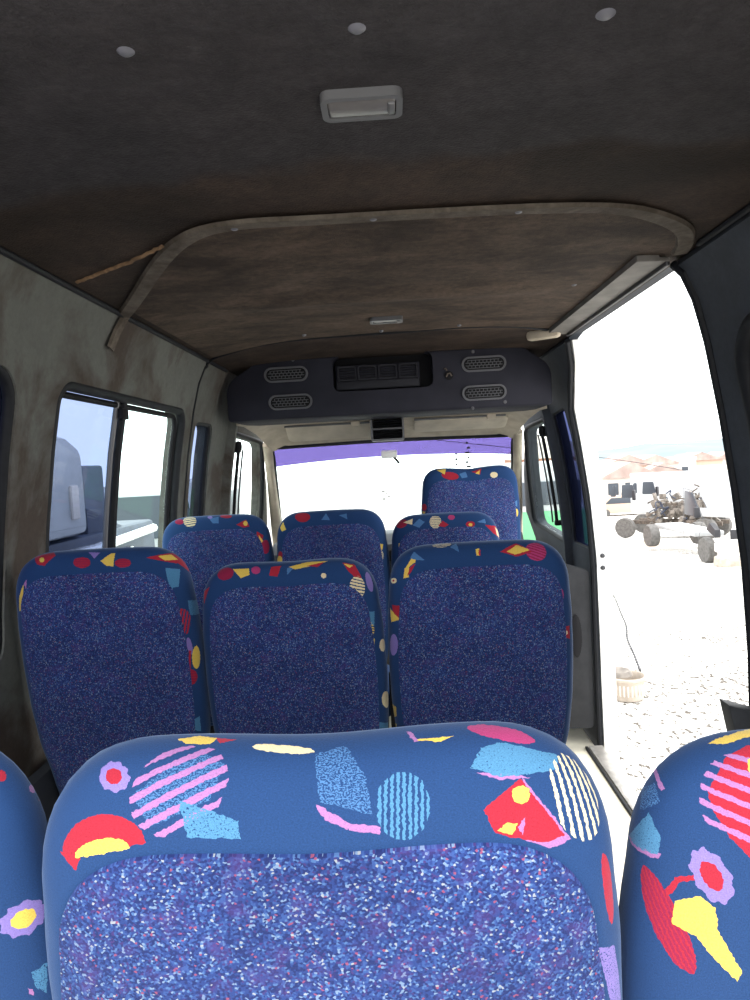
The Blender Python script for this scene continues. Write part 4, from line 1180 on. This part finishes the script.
def cushion_bm(W, D, T):
    b = rbox((W, D, T), (0, 0, 0), .055, 5)
    lay = b.loops.layers.uv.new('UVMap')
    for f in b.faces:
        for l in f.loops:
            c = l.vert.co; n = f.normal
            l[lay].uv = (c.x+(c.z if abs(n.x) > .7 else 0), c.y+(c.z if abs(n.y) > .7 else 0))
    return b
GEN = [('ell', 'red', (.10, .10), (.03, 0), (0, .02)), ('poly', 'yellow', [(-.12, .05), (-.06, .08), (-.09, .12)]), ('strell', 'pink', (-.05, -.12), (.04, .01), (-.01, .03), 6.),
       ('flower', 'lilac', (.12, -.1), (.025, 0), (0, .025), 'yellow'), ('poly', 'sky', [(-.15, -.05), (-.1, -.08), (-.09, 0), (-.13, .01)])]
def make_seat(key, label, x, d, ztop, W, H=.86, T=.125, tilt=9., dip=.006, group=None, margin=.895, side=.024, yaw=0., r=.085, lean=0.):
    """d = distance of the rear face near the top of the backrest"""
    a = math.radians(tilt)
    z0 = ztop-H*math.cos(a)
    y0 = d+H*math.sin(a)*.9+T/2           # foot of the backrest
    t = thing('minibus_seat', label, 'seat', (x, y0, 0), math.radians(yaw), group)
    fab = fabric('fabric_'+key, MOTIFS.get(key, []) or GEN)
    rot = Matrix.Translation((0, 0, z0)) @ Matrix.Rotation(a, 4, 'X')
    ol = seat_outline(W, H, dip, lean, r=r)
    b = pillow(ol, H, T, 0, 1, mg=margin, W_=W, side=side); bmesh.ops.transform(b, matrix=rot, verts=b.verts[:])
    back = link('backrest', b, fab, t, angle=80)
    b = pillow(ol, H, T, 0, margin, both=False, off=.0025, rings=[margin, margin-.004, margin-.02, .80, .72, .6, .45, .3, .15], mg=margin, W_=W, side=side); bmesh.ops.transform(b, matrix=rot, verts=b.verts[:])
    pn = link('back_panel', b, M['speckle'], t, angle=80); pn['label'] = 'plain flecked blue rear panel'
    # cushion, side covers, pedestal
    b = cushion_bm(W*.96, .44, .13); bmesh.ops.translate(b, verts=b.verts[:], vec=(0, .24, .47))
    link('seat_cushion', b, fab, t)
    for s in (-1, 1):
        link('recliner_cover', prism(round_poly([(-.07, .40), (.12, .36), (.14, .46), (.03, .53), (-.04, .64), (-.085, .62)], .02, 4), s*(W/2-.03), s*(W/2-.005), 'X', .004), M['black'], t)
    link('pedestal', rbox((W*.8, .36, .06), (0, .23, .375), .01), M['steel_dark'], t)
    for sx in (-1, 1):
        for yy in (.09, .38):
            link('leg', tube([(sx*W*.33, yy, .36), (sx*W*.33, yy, .0)], .016, 10), M['steel_dark'], t)
    return t
G1, G2, G3 = 'rear row of minibus seats', 'middle row of minibus seats', 'front cabin row of minibus seats'
make_seat('near_left', 'patterned blue seat back at the lower left corner, only its rounded right shoulder showing', -.541, .535, 1.256, .445, group=G1, dip=.004, margin=.85, side=.095)
make_seat('near_centre', 'largest and nearest blue seat back, at the bottom centre with a flecked panel', -.073, .510, 1.255, .494, group=G1, dip=.008, margin=.85)
make_seat('near_right', 'patterned blue seat back at the lower right corner with red and yellow motifs', .404, .520, 1.234, .46, group=G1, dip=.004, margin=.85, side=.095)
make_seat('mid_left', 'middle row blue seat beside the left wall', -.712, 1.60, 1.299, .443, group=G2, dip=.0)
make_seat('mid_centre', 'middle row blue seat between the window seat and the doorway seat, lowest of its row', -.266, 1.62, 1.247, .45, group=G2, dip=.005)
make_seat('mid_right', 'middle row blue seat closest to the open sliding doorway', .190, 1.62, 1.268, .452, group=G2, dip=.0)
make_seat('front_left', 'forward row blue seat beside the left wall', -.698, 2.62, 1.298, .44, group=G3, dip=.0)
make_seat('front_centre', 'forward row blue seat at the middle of the cabin', -.252, 2.62, 1.295, .44, group=G3, dip=.0)
make_seat('front_right', 'forward row blue seat directly behind the tall cab seat', .184, 2.62, 1.262, .43, group=G3, dip=.0)
make_seat('cab', 'tall blue cab seat standing against the windscreen on the right', .360, 3.30, 1.425, .48, H=.98, dip=.012, r=.075)

# wedge bracket at the bottom of the right rear pillar
b = prism([(.835, .80), (.93, .77), (.93, .62), (.87, .62)], 1.80, 1.86, 'Y', .004)
tag(link('pillar_bracket', b, M['plastic_dark']), 'dark wedge-shaped plastic bracket at the foot of the right rear pillar', 'bracket')

# ------------------------------------------------------------------ outside
def gz(x, y):
    s = max(0., min(1., (y-5)/16)); s = s*s*(3-2*s)
    z = -.66-1.18*s
    if y > 21: z -= (min(y, 45)-21)*.055
    if y > 45: z -= (y-45)*.028
    return z
b = bmesh.new()
ys = [-30, -10, -4, 0, 3, 4, 5, 6, 7, 8, 9, 10, 11, 12, 13, 14, 15, 16, 17, 18, 19, 20, 21, 23, 26, 30, 40, 60, 90, 130, 200, 320, 500, 900]
xs = [-700, -300, -120, -60, -30, -15, -8, -4, 0, 4, 8, 15, 30, 60, 120, 300, 700]
g = [[b.verts.new((x, y, gz(x, y))) for x in xs] for y in ys]
for j in range(len(ys)-1):
    for i in range(len(xs)-1): b.faces.new((g[j][i], g[j][i+1], g[j+1][i+1], g[j+1][i]))
struct(link('ground', b, M['gravel']), 'sunlit pale gravel yard outside')
# distant hills
b = bmesh.new(); g = []
for j in range(9):
    row = []
    for i in range(61):
        x = 210+900*i/60
        hgt = (6+5*math.sin(x*.009+1.2)+3*math.sin(x*.017)+2*math.sin(x*.05))-max(0, 330-x)*.05
        row.append(b.verts.new((x, 820+45*j, -26+(hgt+26)*math.sin(j/8*PI/2)+1.5*math.sin(x*.09+j*1.7))))
    g.append(row)
for j in range(8):
    for i in range(60): b.faces.new((g[j][i], g[j][i+1], g[j+1][i+1], g[j+1][i]))
struct(link('hills', b, M['hill']), 'hazy blue hillside beyond the yard')

def wheel(parent, loc, R_=.36, wdt=.22, axis='Y', name='wheel'):
    o = link(name, lathe([(R_*.62, -wdt/2), (R_*.93, -wdt/2), (R_, -wdt*.3), (R_, wdt*.3), (R_*.93, wdt/2), (R_*.62, wdt/2)], 28, axis, loc), M['tyre'], parent)
    link('rim', lathe([(.02, -wdt*.36), (R_*.25, -wdt*.42), (R_*.5, -wdt*.30), (R_*.63, -wdt*.48), (R_*.63, wdt*.48), (R_*.5, wdt*.30), (R_*.25, wdt*.42), (.02, wdt*.36)], 24, axis, loc), M['rim'], o)
    return o
def side_glass(parent, pts, y0, y1, name='side_window', m='car_glass'):
    return link(name, prism(pts, y0, y1, 'Y', .004), M[m], parent)

# white delivery van without doors on its load bed (front to the right), local x = forward, y = across
def white_van(loc, rz):
    t = thing('white_van', 'white chassis van with dark headlamp parked at the right edge of the doorway view', 'van', loc, rz)
    prof = round_poly([(-.35, .42), (-.35, 2.12), (-.20, 2.2), (.60, 2.10), (1.30, 1.40), (1.82, 1.16), (1.93, .95), (1.95, .42)], [.05, .10, .2, .2, .15, .15, .1, .05], 5)
    body = prism(prof, -.92, .92, 'Y', .06)
    arch = [lathe([(.44, -1.2), (.44, 1.2)], 28, 'Y', (1.15, 0, .36))]
    boolean('body', body, arch, [M['truck_white']], t)
    for s in (-1, 1):
        o = side_glass(t, round_poly([(.10, 1.28), (1.16, 1.28), (.62, 1.94), (.15, 1.98)], .06, 4), s*.915, s*.935)
        link('mirror', rbox((.12, .16, .30), (1.12, s*1.05, 1.42), .03), M['lamp_dark'], t)
        wheel(t, (1.15, s*.80, .36))
        link('headlamp', prism(round_poly([(1.40, .98), (1.93, .78), (1.92, 1.0), (1.60, 1.17)], .03, 3), s*.80, s*.945, 'Y', .01), M['lamp_dark'], t)
        link('door_handle', rbox((.16, .03, .04), (.12, s*.935, 1.16), .01), M['lamp_dark'], t)
        link('door_seam', ring_prism(round_poly([(.0, .50), (.85, .50), (1.22, 1.26), (.63, 2.0), (.05, 2.06)], .06, 4), round_poly([(.012, .512), (.842, .512), (1.205, 1.26), (.62, 1.985), (.062, 2.045)], .06, 4), s*.918, s*.924, 'Y'), M['grille'], t)
    link('windscreen', prism([(.66, 2.04), (1.30, 1.44), (1.34, 1.46), (.70, 2.08)], -.80, .80, 'Y'), M['lamp_sky_glass'], t)  # pale colour paints in the sky reflected by the glass
    link('radiator_grille', rbox((.05, 1.1, .26), (1.93, 0, .86), .02), M['lamp_dark'], t)
    link('bumper', rbox((.25, 1.84, .26), (1.88, 0, .52), .05), M['house'], t)
    link('chassis', rbox((2.9, .9, .14), (-1.8, 0, .62), .02), M['truck_white'], t)
    for s in (-1, 1):
        wheel(t, (-2.7, s*.78, .36), .37, .30, name='wheel')
    return t
def wrecked_truck(loc, rz):
    t = thing('wrecked_truck', 'stripped white lorry with its engine exposed, standing left of the white van', 'truck', loc, rz)
    prof = round_poly([(-2.3, .75), (-2.35, 2.05), (-2.0, 2.45), (-1.2, 2.50), (-.85, 1.75), (-.80, .75)], [.05, .2, .2, .15, .1, .05], 5)
    boolean('cab', prism(prof, -1.05, 1.05, 'Y', .06), [lathe([(.50, -1.4), (.50, 1.4)], 28, 'Y', (-1.55, 0, .72))], [M['truck_white']], t)
    for s in (-1, 1):
        side_glass(t, round_poly([(-2.10, 1.72), (-1.85, 1.72), (-1.85, 2.18), (-2.0, 2.18)], .05, 4), s*1.045, s*1.065)
        side_glass(t, round_poly([(-1.62, 1.68), (-1.0, 1.68), (-1.12, 2.22), (-1.58, 2.22)], .06, 4), s*1.045, s*1.065)
        link('mirror', rbox((.10, .20, .42), (-1.02, s*1.20, 1.80), .03), M['lamp_dark'], t)
        wheel(t, (-1.55, s*.92, .42), .42, .26)
        wheel(t, (1.6, s*.85, .44), .44, .44)
    for s in (-.42, .42): link('chassis_rail', rbox((3.6, .12, .16), (.3, s, .62), .01), M['rust'], t)
    rng = random.Random(3)
    b = rbox((.95, .62, .62), (.22, 0, 1.12), .05)
    for i in range(90):
        bm_add(b, rbox((rng.uniform(.08, .36), rng.uniform(.08, .26), rng.uniform(.06, .3)), (rng.uniform(-.75, 1.9), rng.uniform(-.9, .4), rng.uniform(.45, 1.72)), .015, rot=Matrix.Rotation(rng.uniform(0, 3), 4, 'Y')))
    link('engine', b, M['engine'], t)
    for i in range(20):
        p = [Vector((rng.uniform(-.7, 1.6), rng.uniform(-.95, -.3), rng.uniform(.6, 1.7)))]
        for k in range(4): p.append(p[-1]+Vector((rng.uniform(-.25, .35), rng.uniform(-.15, .15), rng.uniform(-.3, .25))))
        link('hose', tube(smooth_path(p, 4), rng.uniform(.02, .045), 8), M['rust'] if i % 2 else M['truck_dark'], t)
    link('front_bumper', rbox((.9, .25, .35), (1.35, -.85, .62), .05), M['rust'], t)
    link('panel', prism(round_poly([(1.2, .95), (3.3, .90), (3.3, 1.15), (1.3, 1.30)], .05, 3), -1.0, -.94, 'Y', .01), M['truck_white'], t)
    return t
# positions: x/d and z/d as seen from the bus
wrecked_truck((11.3, 29.0, gz(0, 29)), math.radians(-42))
white_van((9.30, 20.65, gz(0, 20.3)), math.radians(-88))
t = thing('box_trailer', 'white box body of a lorry behind the stripped lorry', 'trailer', (14.2, 35.5, gz(0, 35.5)), math.radians(-10))
link('box', rbox((4.2, 2.3, 2.0), (0, 0, 1.75), .05), M['truck_white'], t)
link('corner_rail', rbox((4.22, .06, .08), (0, -1.15, .80), .01), M['alu'], t)
for x in (-1.3, 1.3): wheel(t, (x, -.95, .42), .42, .26)
tag(link('concrete_block', rbox((.55, .4, .26), (8.55, 18.35, gz(0, 18.35)+.13), .03, top=(.95, .9)), M['concrete']), 'pale brown concrete block on the gravel beside the van bumper', 'block')
tag(link('rubble_heap', lathe([(.75, 0), (.55, .12), (.25, .20), (.02, .22)], 14, 'Z', (9.0, 25.0, gz(0, 25.0))), M['concrete']), 'low heap of rubble in front of the stripped lorry', 'rubble')
# plastic tub
t = thing('plastic_tub', 'pale ribbed plastic tub on the gravel just outside the doorway', 'tub', (1.905, 5.98, gz(0, 5.98)))
link('tub', lathe([(.12, 0), (.135, .01), (.15, .17), (.165, .18), (.165, .20), (.15, .205), (.14, .19), (.125, .03), (.01, .03)], 32), M['concrete'], t)
b = bmesh.new()
for k in range(28):
    a = 2*PI*k/28; bm_add(b, rbox((.006, .012, .09), (.146*math.cos(a), .146*math.sin(a), .10), .001, rot=Matrix.Rotation(a, 4, 'Z')))
link('rib', b, M['house'], t)
link('lid', lathe([(.01, .205), (.09, .25), (.10, .24), (.11, .21), (.01, .206)], 24, 'Z', (-.06, 0, 0)), M['engine'], t)
# chain lying on the gravel
cp = smooth_path([(4.24, 14.1), (3.75, 12.2), (3.29, 10.5), (2.95, 9.2), (2.65, 8.22), (2.46, 7.44), (2.29, 6.76)], 22)
b = tube([(p.x+.006*(i % 3), p.y, gz(0, p.y)+.01) for i, p in enumerate(cp)], .01, 6, radii=[.015 if i % 3 == 0 else .0015 for i in range(len(cp))])
tag(link('chain', b, M['steel_dark']), 'thin dark chain lying on the bright gravel', 'chain')

# houses on the far slope
HS = [(27, 84, 6, 3.6, 'house_ochre', 1), (34, 96, 7, 3.6, 'house', 1), (43, 112, 8, 4.2, 'house', 0), (51, 120, 7, 4.0, 'house_ochre', 1), (59, 128, 7, 4.0, 'house', 1), (45, 100, 5, 2.6, 'house', 0),
      (67, 140, 8, 3.8, 'house', 0), (62, 150, 7, 4.2, 'house_ochre', 1), (27, 72, 5, 2.4, 'house_ochre', 1), (20.5, 64, 5, 2.6, 'house', 1), (76, 158, 7, 3.6, 'house', 1), (53, 106, 5, 2.4, 'house_ochre', 0)]
for i, (x, y, wd, h, m, gable) in enumerate(HS):
    t = thing('house', 'distant %s house with a %s roof on the slope beyond the vehicles' % ('ochre' if m == 'house_ochre' else 'pale', 'red pitched' if gable else 'flat'), 'house', (x, y, gz(x, y)), .25*math.sin(i*2.1), 'distant houses')
    link('walls', rbox((wd, 5, h), (0, 0, h/2), .04), M[m], t)
    if gable: link('roof', prism([(-wd*.55, h-.05), (wd*.55, h-.05), (0, h+1.3)], -2.8, 2.8, 'Y'), M['red_roof'], t)
    else: link('parapet', ring_prism(rrect(wd*1.03, 5.2, .1, 2), rrect(wd*.95, 4.7, .1, 2), h-.1, h+.4, 'Z'), M[m], t)
    for k in range(3):
        link('window', rbox((.9, .1, 1.1), (-wd*.3+wd*.3*k, -2.52, h*.6), .02), M['car_glass'], t)
# parked car rows far off
for i, (x, y) in enumerate(((15.6, 49), (20.6, 53), (25.5, 56), (30.4, 59), (35.4, 62))):
    t = thing('parked_car', 'distant pale car in the row behind the stripped lorry', 'car', (x, y, gz(x, y)), .1*i, 'distant parked cars')
    link('body', prism(round_poly([(-2, .3), (-2.05, .85), (-1.5, .95), (-.9, 1.42), (.5, 1.42), (1.1, .95), (2, .82), (2.05, .3)], .1, 4), -.85, .85, 'Y', .05), M['truck_white'] if i % 2 else M['house_ochre'], t)
    for s in (-1, 1): side_glass(t, [(-1.3, .95), (-.85, 1.35), (.45, 1.35), (.95, .95)], s*.845, s*.86)
    for xx in (-1.25, 1.25): wheel(t, (xx, -.76, .31), .31, .2)
# power line
t = thing('power_line', 'overhead wire on a thin pole crossing in front of the far hills', 'power line', (46, 66, gz(46, 66)))
link('pole', lathe([(.14, 0), (.09, 5.2)], 12), M['rust'], t)
link('wire', tube(smooth_path([(-42, 0, 6.9), (-26, 0, 4.3), (-14.3, 0, 2.0), (-6, 0, 2.5), (0, 0, 5.0), (14, 2, 3.2), (30, 6, 2.6)], 5), .035, 6), M['steel_dark'], t)

# left side: lorry close to the windows, local frame = world
def lorry_near():
    t = thing('white_lorry', 'white lorry cab with dark chassis seen through the blue left window pane', 'truck', (-3.9, 6.0, -.66))
    prof = round_poly([(-1.9, 1.62), (-1.9, 2.25), (-1.55, 2.50), (.0, 2.50), (.30, 2.38), (.32, 1.62)], [.1, .3, .2, .2, .15, .1], 5)
    link('cab', prism(prof, -1.1, 1.1, 'X', .08), M['truck_white'], t)
    link('side_window', prism(round_poly([(-1.5, 1.9), (-.85, 1.88), (-.85, 2.3), (-1.3, 2.3)], .06, 4), 1.09, 1.12, 'X', .006), M['car_glass'], t)
    link('door_handle', rbox((.04, .14, .30), (1.11, .02, 1.92), .02), M['house'], t)
    link('chassis', rbox((2.08, 4.0, 1.0), (0, .2, 1.10), .05), M['truck_dark'], t)
    for y in (-1.2, 1.5): wheel(t, (.90, y, .5), .5, .34, 'X')
    link('fuel_tank', lathe([(.01, -.6), (.36, -.58), (.38, -.5), (.38, .5), (.36, .58), (.01, .6)], 20, 'Y', (.75, .7, .85)), M['steel_dark'], t)
    link('side_bar', tube([(1.06, -1.4, 1.50), (1.09, .4, 1.46), (1.06, 2.1, 1.50)], .05, 8), M['chrome'], t)
    link('load_bed', prism([(.5, 1.05), (2.0, 1.05), (2.0, 1.45), (1.3, 1.62), (.5, 1.85)], -1.0, 1.0, 'X', .03), M['truck_dark'], t)
    for k in range(3): link('tail_lamp', rbox((.08, .16, .12), (1.05, .5+.4*k, 1.32), .02), M['red_paint'] if k == 1 else M['chrome'], t)
lorry_near()
t = thing('grey_trailer', 'dark blue-grey trailer standing behind the white lorry on the left', 'trailer', (-6.6, 10.2, gz(0, 10.2)))
link('box', rbox((2.6, 5.0, 1.75), (0, 0, 1.75), .06), M['tarp'], t)
link('underframe', rbox((1.2, 5.0, .2), (0, 0, .76), .02), M['truck_dark'], t)
for yy in (-1.6, -.7, 1.6):
    wheel(t, (1.05, yy, .45), .45, .30, 'X')
def coach_left():
    t = thing('white_bus', 'white van front with mirrors seen beyond the clear left pane and cab window', 'bus', (-6.3, 18.0, gz(0, 18)))
    prof = round_poly([(-1.2, .4), (-1.2, 1.6), (-.9, 2.75), (-.4, 2.95), (6, 2.95), (6, .4)], [.1, .15, .2, .2, .1, .1], 5)
    link('body', prism(prof, -1.1, 1.1, 'X', .08), M['truck_white'], t)
    link('windscreen', prism([(-1.235, 1.62), (-.95, 2.65), (-.90, 2.65), (-1.18, 1.62)], -.95, .95, 'X'), M['car_glass'], t)
    for k in range(3): link('side_window', rbox((.03, 1.5, .85), (1.10, .9+1.75*k, 2.1), .03), M['car_glass'], t)
    for s in (-1, 1):
        link('mirror', rbox((.22, .12, .42), (s*1.28, -1.15, 2.1), .04), M['grey_plastic'], t)
        link('mirror_arm', tube([(s*1.0, -1.0, 2.5), (s*1.28, -1.2, 2.45), (s*1.28, -1.15, 2.2)], .025, 8), M['black'], t)
        for y in (-.3, 4.2): wheel(t, (s*.95, y, .42), .42, .28, 'X')
    link('grille', rbox((1.3, .06, .3), (0, -1.22, 1.0), .02), M['black'], t)
    b = rbox((.04, .35, .30), (1.11, -.4, 1.15), .01)
    link('stripe', b, M['teal_box'], t); link('stripe', rbox((.04, .25, .30), (1.11, -.02, 1.15), .01), M['red_paint'], t)
coach_left()
# right of the windscreen: green and white lorry, brick house behind it
t = thing('green_lorry', 'green and white lorry front seen through the right cab window', 'truck', (2.45, 13.2, gz(0, 13.2)), math.radians(4))
link('cab', rbox((1.9, 1.6, 1.35), (0, 0, 1.05), .10), M['green'], t)
link('cab_roof', rbox((1.85, 1.55, .95), (0, 0, 2.10), .12, top=(.94, .9)), M['truck_white'], t)
link('windscreen', rbox((1.6, .05, .42), (0, -.765, 2.02), .04), M['car_glass'], t)
link('radiator_grille', rbox((1.2, .05, .30), (0, -.80, .95), .02), M['black'], t)
for s in (-1, 1):
    link('headlamp', rbox((.26, .05, .20), (s*.72, -.80, .80), .03), M['lamp_sky_glass'], t)
    link('mirror', rbox((.12, .10, .34), (s*1.08, -.7, 2.0), .03), M['black'], t)
    wheel(t, (s*.78, .1, .42), .42, .26, 'X')
link('bumper', rbox((1.95, .2, .28), (0, -.78, .48), .04), M['truck_white'], t)
t = thing('brick_house', 'reddish brick house behind the green and white lorry', 'house', (5.45, 25.5, gz(0, 25.5)))
link('walls', rbox((2.4, 3, 3.4), (0, 0, 1.7), .03), M['brick'], t)
link('roof', prism([(-1.4, 3.35), (1.4, 3.35), (0, 4.2)], -1.8, 1.8, 'Y'), M['house'], t)
link('window', rbox((.9, .08, 1.0), (.4, -1.52, 2.0), .02), M['car_glass'], t)
